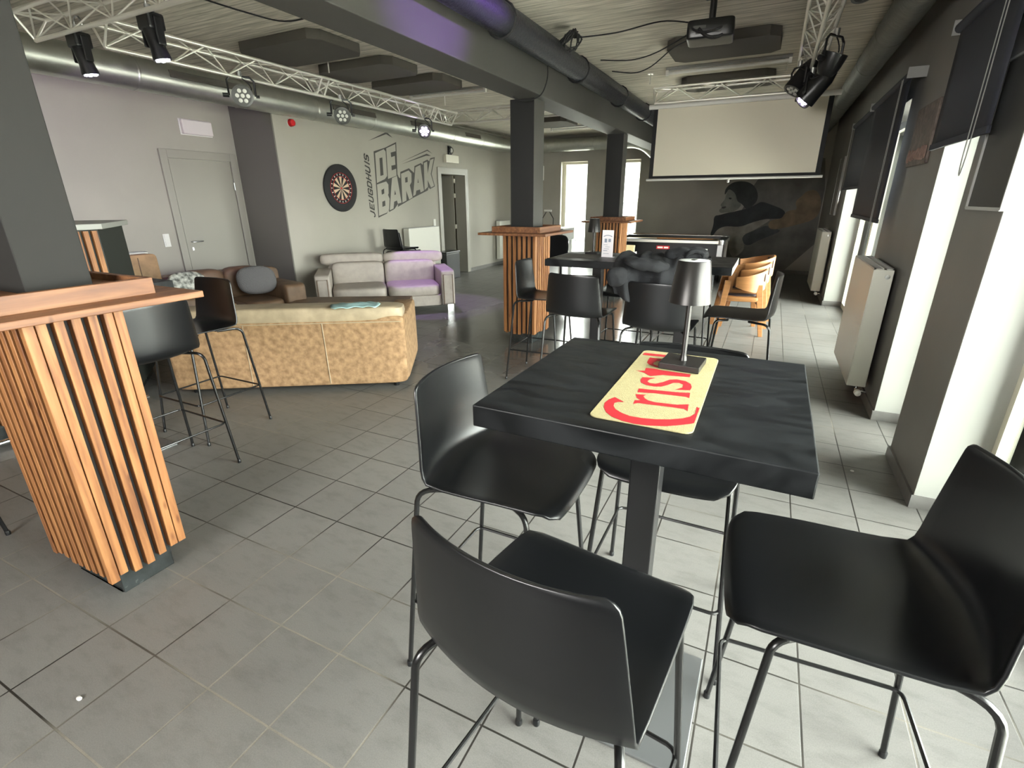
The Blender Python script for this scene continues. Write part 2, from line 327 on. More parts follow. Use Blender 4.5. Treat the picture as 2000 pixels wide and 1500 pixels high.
    def build(s, name, material, parent=None, bevel=0.0, bseg=2, subsurf=0):
        if name in SPLIT and not getattr(s, 'lo', None): return s.each(name, material, parent, bevel, bseg)
        me = bpy.data.meshes.new(name); me.from_pydata(s.v, [], s.f); me.validate()
        bmx = bmesh.new(); bmx.from_mesh(me); bmesh.ops.remove_doubles(bmx, verts=bmx.verts, dist=1e-6); bmesh.ops.recalc_face_normals(bmx, faces=bmx.faces); bmx.to_mesh(me); bmx.free()
        me.materials.append(material)
        if any(s.sm):
            for p in me.polygons: p.use_smooth = True
            try: me.set_sharp_from_angle(angle=math.radians(40))
            except Exception: pass
        o = bpy.data.objects.new(name, me); COL.objects.link(o)
        if parent: o.parent = parent
        if bevel:
            md = o.modifiers.new('bevel', 'BEVEL'); md.width = bevel; md.segments = bseg; md.limit_method = 'ANGLE'
        if subsurf:
            md = o.modifiers.new('subsurf', 'SUBSURF'); md.levels = subsurf; md.render_levels = subsurf
        return o
def tag(o, label, cat, group=None, kind=None):
    o['label'] = label; o['category'] = cat
    if group: o['group'] = group
    if kind: o['kind'] = kind
    return o
def thing(name, label, cat, loc=(0, 0, 0), rz=0.0, group=None):
    o = bpy.data.objects.new(name, None); COL.objects.link(o); o.location = loc; o.rotation_euler = (0, 0, rz)
    o.empty_display_size = 0.05
    return tag(o, label, cat, group)
def struct(name, mb, material, label=None, cat=None, bevel=0):
    o = mb.build(name, material, None, bevel); o['kind'] = 'structure'
    o['label'] = label or name.replace('_', ' '); o['category'] = cat or name.split('_')[0]
    return o
def dup(root, loc, rz, label, group=None):
    r = root.copy(); COL.objects.link(r); r.location = loc; r.rotation_euler = (0, 0, rz); r['label'] = label
    if group: r['group'] = group
    for ch in list(root.children):
        c = ch.copy(); COL.objects.link(c); c.parent = r
        for g in list(ch.children):
            d = g.copy(); COL.objects.link(d); d.parent = c
    return r
def dirT(loc, d, roll=0.0):
    # matrix that takes local +Z to direction d
    q = Vector(d).normalized().to_track_quat('Z', 'Y')
    return Matrix.Translation(Vector(loc)) @ q.to_matrix().to_4x4() @ Matrix.Rotation(roll, 4, 'Z')
def arc(p0, p1, p2, n=5):
    p0, p1, p2 = Vector(p0), Vector(p1), Vector(p2)
    return [(p0 * (1 - t) ** 2 + p1 * 2 * t * (1 - t) + p2 * t * t) for t in [i / n for i in range(n + 1)]]

# ============================================================ ROOM
XL, XJ, XR, YF, YB, ZC = -6.1, -6.9, 0.89, 12.6, -2.4, 3.0
struct('floor', MB().box(-7.4, 1.25, YB - 0.3, YF + 0.35, -0.1, 0), M['floor'], 'grey stone-tiled floor with dark grout', 'floor')
struct('ceiling', MB().box(-7.4, 1.25, YB - 0.3, YF + 0.35, ZC, ZC + 0.15), M['ceiling'], 'streaked brownish fibre board ceiling', 'ceiling')
# right wall: piers between floor-length openings
w = MB()
for a, b in ((YB - 0.3, 0.15), (2.99, 3.60), (4.24, 5.66), (8.95, YF)):
    w.box(XR, 1.25, a, b, 0, ZC)
w.box(XR, 1.25, 0.15, 2.99, 2.32, ZC).box(XR, 1.25, 3.60, 4.24, 2.32, ZC).box(XR, 1.25, 5.66, 8.95, 2.32, ZC)
struct('wall_right', w, M['wall_dark'], 'dark grey window wall with floor-length openings', 'wall')
w = MB(); ops = ((-4.87, -4.18), (-3.60, -2.90)); xs = -7.4
for a, b in ops:
    w.box(xs, a, YF, YF + 0.3, 0, ZC); w.box(a, b, YF, YF + 0.3, 0, 0.18); w.box(a, b, YF, YF + 0.3, 2.42, ZC); xs = b
w.box(xs, 1.25, YF, YF + 0.3, 0, ZC)
struct('wall_far', w, M['wall_far'], 'dark grey far wall with two tall narrow windows', 'wall')
w = MB().box(XL - 0.25, XL, 5.22, 9.06, 0, ZC).box(XL - 0.25, XL, 10.05, YF, 0, ZC).box(XL - 0.25, XL, 9.06, 10.05, 2.09, ZC)
struct('wall_left', w, M['wall_light'], 'light grey wall with dartboard and lettering', 'wall')
struct('wall_left_recess', MB().box(XJ - 0.25, XJ, YB - 0.3, 5.2, 0, ZC), M['wall_light'], 'light grey recessed left wall with a flush door', 'wall')
struct('wall_left_return', MB().box(XJ - 0.25, XL - 0.001, 5.2, 5.219, 0, ZC), M['wall_jog'], 'dark grey wall return beside the flush door', 'wall')
w = MB().box(-7.4, -2.4, YB - 0.3, YB, 0, ZC).box(-0.6, 1.25, YB - 0.3, YB, 0, ZC).box(-2.4, -0.6, YB - 0.3, YB, 0, 1.25).box(-2.4, -0.6, YB - 0.3, YB, 2.35, ZC)  # unseen wall; its high opening is added to light the screen from behind
struct('wall_back', w, M['wall_dark'], 'wall behind the camera', 'wall')
# white reveals of the openings
n = 1
for y, s in ((2.99, -1), (4.24, -1), (8.95, -1), (3.60, 1), (5.66, 1), (0.15, 1)):
    y0, y1 = sorted((y, y + s * 0.008))
    struct('trim_%d' % n, MB().box(XR + 0.001, 1.13, y0, y1, 0.075, 2.32), M['white_paint'], 'white painted window reveal', 'reveal'); n += 1
for y, s in ((2.99, -1), (4.24, -1), (8.95, -1)):
    y0, y1 = sorted((y, y + s * 0.014))
    struct('baseboard_reveal_%d' % n, MB().box(XR - 0.01, 1.13, y0, y1, 0, 0.075), M['baseboard'], 'grey tile skirting in window reveal', 'skirting'); n += 1
for q, y in enumerate((2.99, 4.24, 8.95)):
    struct('trim_brick_%d' % (q + 1), MB().box(1.195, 1.42, y - 0.012, y + 0.25, 0, 2.32), M['pinkbrick'], 'salmon brick outer reveal of a window', 'reveal')
bb = MB()
for a, b in ((2.985, 3.62), (4.235, 5.66), (8.945, YF)): bb.box(XR - 0.012, XR, a, b, 0, 0.075)
struct('baseboard_right', bb, M['baseboard'], 'dark tile skirting on the window wall', 'skirting')
struct('baseboard_left', MB().box(XL, XL + 0.012, 5.22, 8.98, 0, 0.075).box(XL, XL + 0.012, 10.13, YF, 0, 0.075), M['baseboard'], 'grey skirting under the lettered wall', 'skirting')
struct('baseboard_far', MB().box(XL, XR, YF - 0.012, YF, 0, 0.075), M['baseboard'], 'grey skirting under the far wall', 'skirting')

# windows on the right
def window_right(idx, y0, y1, mull, label):
    e = bpy.data.objects.new('window_%d' % idx, None); COL.objects.link(e); e.location = (1.16, (y0 + y1) / 2, 0); e['kind'] = 'structure'; e['label'] = label; e['category'] = 'window'
    h = (y1 - y0) / 2; f = MB(); t = 0.055
    f.box(-0.03, 0.03, -h, h, 0.0, 0.07); f.box(-0.03, 0.03, -h, h, 2.25, 2.32)
    f.box(-0.03, 0.03, -h, -h + t, 0.07, 2.25); f.box(-0.03, 0.03, h - t, h, 0.07, 2.25)
    for q in mull: f.box(-0.03, 0.03, q - e.location.y - 0.05, q - e.location.y + 0.05, 0.07, 2.25)
    f.build('window_frame', M['frame_cream'], e)
    MB().box(0.0, 0.006, -h + t, h - t, 0.07, 2.25).build('glass_pane', M['glass'], e)
window_right(1, 5.66, 8.95, (6.75, 7.85), 'cream framed glazed doors behind the near radiator')
window_right(2, 3.60, 4.24, (), 'narrow cream framed window between two grey piers')
window_right(3, 0.15, 2.99, (1.6,), 'wide cream framed window beside the nearest bar table')
for i, (a, b) in enumerate(ops):
    e = bpy.data.objects.new('window_%d' % (4 + i), None); COL.objects.link(e); e.location = ((a + b) / 2, YF + 0.2, 0); e['kind'] = 'structure'
    e['label'] = ('tall far window left of the second column', 'tall far window right of the second column')[i]; e['category'] = 'window'
    h = (b - a) / 2; f = MB(); t = 0.05
    f.box(-h, h, -0.03, 0.03, 0.18, 0.25).box(-h, h, -0.03, 0.03, 2.36, 2.42).box(-h, -h + t + 0.03, -0.03, 0.03, 0.25, 2.36).box(h - t, h, -0.03, 0.03, 0.25, 2.36)
    f.build('window_frame', M['frame_cream'], e)
    MB().box(-h + t, h - t, 0, 0.006, 0.25, 2.36).build('glass_pane', M['glass'], e)
    MB().box(-h, -h + 0.006, -0.2, -0.03, 0.18, 2.42).box(h - 0.006, h, -0.2, -0.03, 0.18, 2.42).box(-h, h, -0.2, -0.03, 2.414, 2.42).build('window_reveal', M['frame_cream'], e)

# flush door in the recess
e = bpy.data.objects.new('door_1', None); COL.objects.link(e); e.location = (XJ, 4.65, 0); e['kind'] = 'structure'; e['label'] = 'pale grey flush door in the recessed wall'; e['category'] = 'door'
MB().box(0.0, 0.03, -0.53, -0.44, 0, 2.17).box(0.0, 0.03, 0.42, 0.51, 0, 2.17).box(0.0, 0.03, -0.44, 0.42, 2.07, 2.17).build('door_frame', M['door_grey'], e, 0.004)
lf = MB().box(0.0, 0.018, -0.43, 0.40, 0.01, 2.06).build('door_leaf', M['door_grey'], e, 0.003)
MB().tube([(0.018, -0.36, 1.05), (0.06, -0.36, 1.05), (0.065, -0.35, 1.05), (0.065, -0.23, 1.055)], 0.009).build('door_handle', M['steel'], lf)
MB().box(0.018, 0.022, -0.37, -0.35, 0.94, 0.98).build('keyhole_plate', M['steel'], lf)
MB().tube([(0.03, 0.41, 0.3), (0.03, 0.41, 0.4)], 0.008).tube([(0.03, 0.41, 1.7), (0.03, 0.41, 1.8)], 0.008).build('hinge', M['steel'], e)
# open doorway
e = bpy.data.objects.new('door_2', None); COL.objects.link(e); e.location = (XL, 9.555, 0); e['kind'] = 'structure'; e['label'] = 'open doorway with grey frame and door swung inwards'; e['category'] = 'door'
f = MB().box(-0.25, 0.02, -0.495, -0.455, 0, 2.09).box(-0.25, 0.02, 0.455, 0.495, 0, 2.09).box(-0.25, 0.02, -0.455, 0.455, 2.05, 2.09)
f.box(0.0, 0.022, -0.575, -0.495, 0, 2.17).box(0.0, 0.022, 0.495, 0.575, 0, 2.17).box(0.0, 0.022, -0.495, 0.495, 2.09, 2.17)
f.build('door_frame', M['door_grey'], e, 0.003)
T = Matrix.Translation((-0.26, 0.43, 0)) @ Matrix.Rotation(math.radians(12), 4, 'Z')
lf = MB().box(-0.86, 0, -0.04, 0, 0.01, 2.05, T).build('door_leaf', M['door_grey'], e)
hb = MB()
for z in (0.25, 0.95, 1.6, 1.9): hb.box(-0.28, -0.235, 0.40, 0.455, z, z + 0.09)
hb.build('hinge', M['frame_cream'], e)
struct('wall_store_room', MB().box(-8.3, XL - 0.25, 10.3, 10.4, 0, 2.6).box(-8.3, -8.2, 8.3, 10.4, 0, 2.6).box(-8.3, XL - 0.25, 8.2, 8.3, 0, 2.6), M['ochre_room'], 'ochre wall seen through the open doorway', 'wall')
struct('ceiling_store_room', MB().box(-8.3, XL - 0.25, 8.2, 10.4, 2.6, 2.7), M['wall_light'], 'ceiling of the room behind the doorway', 'ceiling')
struct('floor_store_room', MB().box(-8.3, XL, 8.2, 10.4, -0.1, -0.001), M['floor'], 'floor of the room behind the doorway', 'floor')

# beam and columns
struct('trim_ceiling_beam', MB().box(-2.50, -2.185, YB, YF, 2.5, ZC), M['wall_mid'], 'deep grey ceiling beam along the columns', 'beam', 0.006)
COLS = (0.79, 5.13, 8.4)
for i, y in enumerate(COLS):
    x0 = -2.575 if i == 0 else (-2.56 if i == 1 else -2.50)
    x1 = -2.235 if i == 0 else (-2.265 if i == 1 else -2.215)
    y1 = y + (0.20 if i == 0 else 0.26)
    if i: struct('trim_column_%d' % (i + 1), MB().box(x0 + 0.01, x1 - 0.02, y, y1, 0, 2.5), M['wall_mid'], ('', 'grey column in the middle of the room', 'grey column nearest the far windows')[i], 'column', 0.004)
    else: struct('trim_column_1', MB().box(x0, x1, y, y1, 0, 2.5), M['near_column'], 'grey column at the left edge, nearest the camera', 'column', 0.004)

for i, (a, b, y) in enumerate(((-2.55, -2.285, 5.13), (-2.49, -2.23, 8.4))):
    struct('trim_column_front_%d' % (i + 2), MB().box(a, b, y - 0.002, y, 1.2, 2.5), M['black_paint'], ('black front face of the middle column', 'black front face of the far column')[i], 'column')
# ---- slatted cladding round the columns
def cladding(idx, x0, x1, y0, y1, label, ztop=1.20, zb=0.11, nx=7, ny=7, ov=0.2):
    cx, cy = (x0 + x1) / 2, (y0 + y1) / 2
    t = thing('slatted_column_bar', label, 'column bar', (cx, cy, 0), 0, 'slatted bars wrapped round the columns')
    hx, hy = (x1 - x0) / 2, (y1 - y0) / 2; d = 0.032
    p = MB()
    ix, iy = hx - 0.055, hy - 0.055
    def ring(mb, ax, ay, bx, by, z0, z1):   # hollow square tube, column passes through
        mb.box(-ax, -bx, -ay, ay, z0, z1).box(bx, ax, -ay, ay, z0, z1).box(-bx, bx, -ay, -by, z0, z1).box(-bx, bx, by, ay, z0, z1)
    ring(p, ix + 0.005, iy + 0.005, ix - 0.012, iy - 0.012, 0.0, zb + 0.02)
    p.build('plinth', M['glossblack'], t, 0.003)
    c = MB(); ring(c, hx - d, hy - d, hx - d - 0.018, hy - d - 0.018, zb, ztop - 0.01); c.build('backing_board', M['black_matte'], t)
    s = MB(); rnd = random.Random(idx)
    def slats(n, half, wide, put):
        wide = 0.030
        pitch = (2 * half - wide) / (n - 1)
        for k in range(n):
            a = -half + k * pitch; deep = 0.0 if k % 2 == 0 else 0.0
            put(a, a + wide, rnd.uniform(-0.012, 0.012))
    slats(nx, hx, 0.030, lambda a, b, e: s.box(a, b, -hy, -hy + d, zb + e, ztop))
    slats(nx, hx, 0.030, lambda a, b, e: s.box(a, b, hy - d, hy, zb + e, ztop))
    slats(ny, hy - d - 0.004, 0.024, lambda a, b, e: s.box(hx - d, hx, a, b, zb + e, ztop))
    slats(ny, hy - d - 0.004, 0.024, lambda a, b, e: s.box(-hx, -hx + d, a, b, zb + e, ztop))
    s.build('slat_cladding', M['slat_wood'], t, 0.0015, 1)
    sh = MB(); ring(sh, hx + ov, hy + ov, ix - 0.02, iy - 0.02, ztop, ztop + 0.025); sh.build('shelf_board', M['shelf_wood'], t, 0.003)
    co = MB(); ring(co, hx + 0.09, hy + 0.085, hx + 0.066, hy + 0.061, ztop + 0.025, ztop + 0.085); ring(co, hx + 0.066, hy + 0.061, ix - 0.02, iy - 0.02, ztop + 0.025, ztop + 0.06); co.build('collar', M['shelf_wood'], t, 0.002)
    return t
cladding(1, -2.635, -2.17, 0.725, 1.03, 'orange slatted wood bar with shelf round the nearest left column', ny=5, nx=9)
cladding(2, -2.60, -2.215, 5.03, 5.45, 'slatted wood bar round the middle column behind the lone black stool', nx=7, ny=7)
cladding(3, -2.55, -2.15, 8.28, 8.72, 'slatted wood bar round the far column by the pool table', nx=8, ny=7)

# ============================================================ BAR STOOLS
def shell_mesh():
    # (y, z, half width, wrap): wrap = how far the middle bulges behind the edges
    prof = [(0.266, 0.715, 0.160, 0), (0.268, 0.723, 0.172, 0), (0.264, 0.731, 0.186, 0), (0.254, 0.737, 0.200, 0), (0.236, 0.741, 0.210, 0), (0.21, 0.742, 0.2155, 0), (0.16, 0.743, 0.218, 0), (0.10, 0.743, 0.220, 0), (0.03, 0.741, 0.222, 0.003), (-0.03, 0.740, 0.223, 0.012),
            (-0.08, 0.740, 0.224, 0.026), (-0.112, 0.744, 0.224, 0.036), (-0.134, 0.754, 0.224, 0.044), (-0.146, 0.772, 0.223, 0.048), (-0.151, 0.80, 0.221, 0.050), (-0.155, 0.85, 0.215, 0.048), (-0.160, 0.90, 0.209, 0.045), (-0.165, 0.95, 0.203, 0.042), (-0.170, 1.00, 0.197, 0.040), (-0.173, 1.03, 0.193, 0.038), (-0.174, 1.041, 0.189, 0.038), (-0.1745, 1.048, 0.181, 0.037), (-0.175, 1.051, 0.168, 0.036)]
    nu = 16; vs = []; fs = []
    for i, (y, z, w, wr) in enumerate(prof):
        for k in range(nu + 1):
            u = -1 + 2 * k / nu; uu = u * u
            zz = z + (0.008 * uu * uu if z < 0.745 and i > 3 else 0)
            if i < 12: zz -= 0.006 * (1 - uu)
            yy = y - wr * (1 - uu) + (0.006 * (1 - uu * uu) if i < 5 else 0)
            vs.append((w * u, yy, zz))
    for i in range(len(prof) - 1):
        for k in range(nu):
            a = i * (nu + 1) + k; fs.append((a, a + 1, a + nu + 2, a + nu + 1))
    return MB().add(vs, fs, True)
def make_stool(label):
    t = thing('bar_stool', label, 'stool', group='black shell bar stools')
    sh = shell_mesh().build('seat_shell', M['black_plastic'], t)
    md = sh.modifiers.new('solid', 'SOLIDIFY'); md.thickness = 0.009; md.offset = 0
    md = sh.modifiers.new('bevel', 'BEVEL'); md.width = 0.003; md.segments = 2; md.limit_method = 'ANGLE'; md.angle_limit = math.radians(50)
    r = 0.0085
    for s in (-1, 1):
        pts = [(0.15 * s, -0.04, 0.722), (0.175 * s, -0.09, 0.722)] + arc((0.190 * s, -0.125, 0.722), (0.212 * s, -0.172, 0.722), (0.2155 * s, -0.180, 0.68), 5) + [(0.247 * s, -0.245, 0.004)]
        MB().tube(pts, r, 9).build('leg', M['black_tube'], t)
        pts = [(0.15 * s, 0.10, 0.722), (0.17 * s, 0.13, 0.722)] + arc((0.182 * s, 0.15, 0.722), (0.198 * s, 0.18, 0.722), (0.201 * s, 0.186, 0.69), 5) + [(0.247 * s, 0.245, 0.004)]
        MB().tube(pts, r, 9).build('leg', M['black_tube'], t)
    MB().tube([(-0.15, -0.04, 0.722), (0.15, -0.04, 0.722)], 0.007).tube([(-0.15, 0.10, 0.722), (0.15, 0.10, 0.722)], 0.007).build('seat_frame', M['black_metal'], t)
    a, b, c = 0.226, 0.216, 0.028; z = 0.28
    ring = []
    for (sx, sy, t0) in ((1, 1, 0), (-1, 1, 1), (-1, -1, 2), (1, -1, 3)):
        for k in range(4):
            th = (t0 + k / 3) * PI / 2
            ring.append((sx * (a - c) + c * math.cos(th), sy * ((b + (0.022 if sy > 0 else 0.012)) - c) + c * math.sin(th), z))
    ring.append(ring[0]); ring.append(ring[1])
    MB().tube(ring, 0.006, 8, False).build('footrest_ring', M['black_tube'], t)
    fm = MB()
    for sx in (-1, 1):
        for sy in (-1, 1): fm.lathe([(0.0105, 0.0), (0.011, 0.018), (0.009, 0.022)], 10, Matrix.Translation((0.247 * sx, 0.245 * sy, 0)))
    fm.build('foot_cap', M['black_plastic'], t)
    return t
G1 = 'black shell bar stools'
st0 = make_stool('black shell bar stool nearest the camera, seen from behind, at the yellow mat table')
def rz_for(fx, fy): return math.atan2(-fx, fy)     # local +Y turned to (fx, fy)
st0.location = (-0.268, 0.725, 0); st0.rotation_euler = (0, 0, rz_for(0.13, 0.99))
dup(st0, (-0.675, 1.27, 0), rz_for(1, 0), 'black shell bar stool left of the yellow mat table, its back to the sofas')
dup(st0, (-0.19, 1.665, 0), rz_for(0, -1), 'black shell bar stool on the far side of the table with the yellow mat')
dup(st0, (0.300, 1.125, 0), rz_for(-1, -0.06), 'black shell bar stool at the right edge, seat towards the table with the yellow mat')
dup(st0, (-3.05, 1.50, 0), rz_for(-1, 0.03), 'black shell bar stool showing its glossy back beside the nearest slatted column')
dup(st0, (-3.44, 2.05, 0), rz_for(0.0, -1), 'black shell bar stool in front of the tan suede sofa back, facing the hidden table')
dup(st0, (-3.43, 0.50, 0), rz_for(0, 1), 'black shell bar stool left of the nearest column, only a leg in view')
dup(st0, (-1.75, 4.13, 0), rz_for(1, 0.05), 'black shell bar stool in profile in front of the middle slatted column')
dup(st0, (-1.21, 3.62, 0), rz_for(0.05, 1), 'black shell bar stool seen from behind at the left half of the long black table')
dup(st0, (-0.58, 3.46, 0), rz_for(0.06, 1), 'black shell bar stool seen from behind with the dark coat hung over it')
dup(st0, (-0.08, 4.05, 0), rz_for(-1, 0.0), 'black shell bar stool in profile at the right end of the long black table')
dup(st0, (-1.16, 4.80, 0), rz_for(0, -1), 'black shell bar stool facing the camera behind the left half of the long black table')
dup(st0, (-0.62, 4.82, 0), rz_for(0, -1), 'black shell bar stool facing the camera behind the coat at the long black table')
dup(st0, (-5.665, 7.09, 0.05), rz_for(0.2, 1), 'black shell bar stool stacked on another one in front of the lettered wall')
dup(st0, (-5.65, 7.12, 0), rz_for(0.2, 1), 'black shell bar stool on the floor under a stacked one by the lettered wall')

# ============================================================ BAR TABLES
def bar_table(loc, rz, sx, sy, label, th=0.055, end=None, group=None):
    t = thing('bar_table', label, 'table', loc, rz, group)
    MB().box(-sx / 2, sx / 2, -sy / 2, sy / 2, 1.10 - th, 1.10).build('tabletop', M['table_top'], t, 0.003)
    MB().box(-0.04, 0.04, -0.04, 0.04, 0.014, 1.10 - th).build('pedestal', M['black_metal'], t, 0.004)
    MB().box(-0.16, 0.16, -0.16, 0.16, 1.10 - th - 0.006, 1.10 - th - 0.0005).build('mounting_plate', M['black_metal'], t)
    MB().box(-0.22, 0.22, -0.22, 0.22, 0.0, 0.012).build('base_plate', M['base_steel'], t, 0.003)
    if end: MB().box(sx / 2, sx / 2 + 0.002, -sy / 2 + 0.002, sy / 2 - 0.002, 1.10 - th + 0.002, 1.098).build('edge_band', end, t)
    return t
G2 = 'black square bar tables'
bar_table((-0.21, 1.275, 0), math.radians(-0.6), 0.712, 0.69, 'black square bar table carrying the yellow mat and a lamp', group=G2)
bar_table((-1.26, 4.20, 0), 0, 0.70, 0.70, 'black square bar table with the upright card, left half of the pair', group=G2)
bar_table((-0.545, 4.20, 0), 0, 0.70, 0.72, 'black square bar table with a pale edge band, right half of the pair', end=M['frame_cream'], group=G2)
bar_table((-3.62, 1.50, 0), 0, 0.72, 0.72, 'black square bar table mostly hidden by the nearest slatted column', group=G2)

# ---- table lamps
def lamp(loc, label):   # shade about 11 cm wide
    t = thing('table_lamp', label, 'lamp', loc, math.radians(-4), 'cordless black table lamps')
    MB().box(-0.055, 0.055, -0.055, 0.055, 0, 0.018).build('base', M['lamp_black'], t, 0.002)
    MB().lathe([(0.011, 0.018), (0.009, 0.028), (0.0075, 0.034), (0.0075, 0.235)], 14).build('stem', M['lamp_black'], t)
    sh = MB().lathe([(0.053, 0.188), (0.053, 0.184), (0.056, 0.184), (0.0425, 0.294), (0.041, 0.296), (0.041, 0.292), (0.053, 0.188)], 40, caps=False).build('lamp_shade', M['lamp_black'], t)
    MB().lathe([(0.0, 0.289), (0.041, 0.289), (0.041, 0.2945), (0.039, 0.296), (0.0, 0.2965)], 32, caps=False).build('top_disc', M['lamp_top'], t)
    MB().lathe([(0.0, 0.2966), (0.009, 0.2966), (0.0085, 0.2985), (0.0, 0.299)], 16, caps=False).build('touch_button', M['lamp_black'], t)
    return t
lamp((-0.168, 1.435, 1.104), 'black cordless lamp standing on the yellow mat')
lamp((-1.37, 4.38, 1.1015), 'black cordless lamp beside the upright card on the long black table')
# ---- mat
# outlines in wall / table coordinates (metres)
LOGO = {'BACK': [(7.155, 2.32), (7.453, 2.398), (7.767, 2.512), (7.736, 1.988), (7.764, 1.943), (7.805, 1.924), (7.82, 2.031), (8.079, 2.104), (8.227, 2.032), (8.251, 2.149), (8.459, 2.212), (8.514, 2.183), (8.53, 2.237), (8.675, 2.283), (8.733, 2.26), (8.78, 2.317), (8.934, 2.343), (8.79, 2.032), (8.883, 1.81), (8.709, 1.757), (8.661, 1.789), (8.634, 1.733), (8.136, 1.593), (7.671, 1.442), (7.687, 1.494), (7.571, 1.407), (7.421, 1.361), (7.413, 1.399), (7.359, 1.337), (7.123, 1.274)], 'D': [(7.186, 2.294), (7.417, 2.372), (7.461, 2.341), (7.446, 1.952), (7.382, 1.901), (7.166, 1.832)], 'Dh': [(7.286, 2.225), (7.359, 2.239), (7.351, 1.964), (7.269, 1.946)], 'E': [(7.484, 2.391), (7.739, 2.477), (7.732, 2.363), (7.594, 2.332), (7.596, 2.259), (7.699, 2.285), (7.697, 2.143), (7.585, 2.124), (7.583, 2.047), (7.709, 2.08), (7.704, 1.966), (7.464, 1.904)], 'B': [(7.162, 1.808), (7.409, 1.863), (7.459, 1.814), (7.448, 1.674), (7.427, 1.643), (7.46, 1.583), (7.423, 1.409), (7.362, 1.354), (7.143, 1.304)], 'Bh': [(7.263, 1.722), (7.336, 1.747), (7.329, 1.668), (7.262, 1.647)], 'Bh2': [(7.257, 1.533), (7.335, 1.553), (7.33, 1.467), (7.249, 1.448)], 'A': [(7.574, 1.922), (7.715, 1.962), (7.787, 1.514), (7.679, 1.497), (7.66, 1.551), (7.58, 1.531), (7.547, 1.418), (7.441, 1.389), (7.523, 1.735)], 'Ah': [(7.623, 1.726), (7.648, 1.655), (7.599, 1.644)], 'R': [(7.837, 2.002), (8.065, 2.067), (8.142, 2.018), (8.127, 1.871), (8.07, 1.816), (8.128, 1.604), (8.021, 1.566), (7.948, 1.72), (7.936, 1.55), (7.814, 1.514)], 'Rh': [(7.94, 1.938), (8.015, 1.956), (8.012, 1.868), (7.938, 1.855)], 'A2': [(8.277, 2.129), (8.436, 2.179), (8.502, 1.726), (8.389, 1.692), (8.376, 1.746), (8.257, 1.723), (8.229, 1.653), (8.149, 1.625)], 'A2h': [(8.33, 1.94), (8.347, 1.865), (8.311, 1.859)], 'K': [(8.552, 2.217), (8.661, 2.25), (8.658, 2.038), (8.766, 2.283), (8.893, 2.318), (8.759, 2.031), (8.852, 1.821), (8.743, 1.785), (8.644, 1.917), (8.641, 1.795), (8.523, 1.737)], 'r1': [(7.051, 2.469), (7.529, 2.649), (7.68, 2.57), (7.515, 2.611)], 'r2': [(7.872, 2.16), (8.666, 2.387), (8.804, 2.356), (8.642, 2.349)], 'r3': [(7.859, 2.195), (8.694, 2.459), (8.86, 2.398), (8.688, 2.438)]}
CR = {'C': [(-0.277, 1.117), (-0.286, 1.096), (-0.289, 1.07), (-0.283, 1.044), (-0.27, 1.018), (-0.252, 1.0), (-0.228, 0.989), (-0.199, 0.984), (-0.17, 0.988), (-0.135, 1.001), (-0.109, 1.02), (-0.092, 1.034), (-0.084, 1.043), (-0.084, 1.132), (-0.091, 1.138), (-0.089, 1.096), (-0.097, 1.074), (-0.11, 1.058), (-0.134, 1.04), (-0.163, 1.027), (-0.192, 1.021), (-0.218, 1.021), (-0.239, 1.031), (-0.256, 1.045), (-0.265, 1.062), (-0.268, 1.08), (-0.262, 1.09), (-0.248, 1.095)], 'r': [(-0.237, 1.158), (-0.212, 1.165), (-0.216, 1.153), (-0.21, 1.14), (-0.2, 1.13), (-0.182, 1.126), (-0.134, 1.132), (-0.11, 1.146), (-0.106, 1.103), (-0.114, 1.113), (-0.147, 1.111), (-0.195, 1.105), (-0.218, 1.104), (-0.227, 1.092), (-0.229, 1.118), (-0.217, 1.124), (-0.228, 1.134)], 'i': [(-0.239, 1.201), (-0.216, 1.204), (-0.147, 1.215), (-0.117, 1.224), (-0.114, 1.186), (-0.122, 1.192), (-0.152, 1.189), (-0.194, 1.184), (-0.235, 1.173)], 's': [(-0.249, 1.29), (-0.215, 1.3), (-0.228, 1.281), (-0.23, 1.262), (-0.222, 1.253), (-0.208, 1.254), (-0.193, 1.273), (-0.18, 1.301), (-0.163, 1.312), (-0.14, 1.307), (-0.125, 1.291), (-0.119, 1.267), (-0.12, 1.242), (-0.155, 1.23), (-0.14, 1.255), (-0.142, 1.277), (-0.153, 1.286), (-0.167, 1.28), (-0.177, 1.257), (-0.19, 1.238), (-0.207, 1.231), (-0.227, 1.233), (-0.243, 1.246), (-0.249, 1.265)], 't': [(-0.278, 1.339), (-0.255, 1.347), (-0.258, 1.373), (-0.235, 1.377), (-0.211, 1.371), (-0.135, 1.37), (-0.135, 1.344), (-0.204, 1.331), (-0.23, 1.309), (-0.237, 1.312), (-0.252, 1.328)], 'a': [(-0.269, 1.478), (-0.219, 1.48), (-0.147, 1.491), (-0.146, 1.479), (-0.218, 1.461), (-0.241, 1.452), (-0.248, 1.433), (-0.246, 1.416), (-0.232, 1.407), (-0.215, 1.401), (-0.233, 1.392), (-0.256, 1.407), (-0.266, 1.425), (-0.268, 1.451)], 'l': [(-0.294, 1.521), (-0.187, 1.529), (-0.166, 1.527), (-0.153, 1.545), (-0.149, 1.507), (-0.163, 1.504), (-0.184, 1.505), (-0.295, 1.496)]}
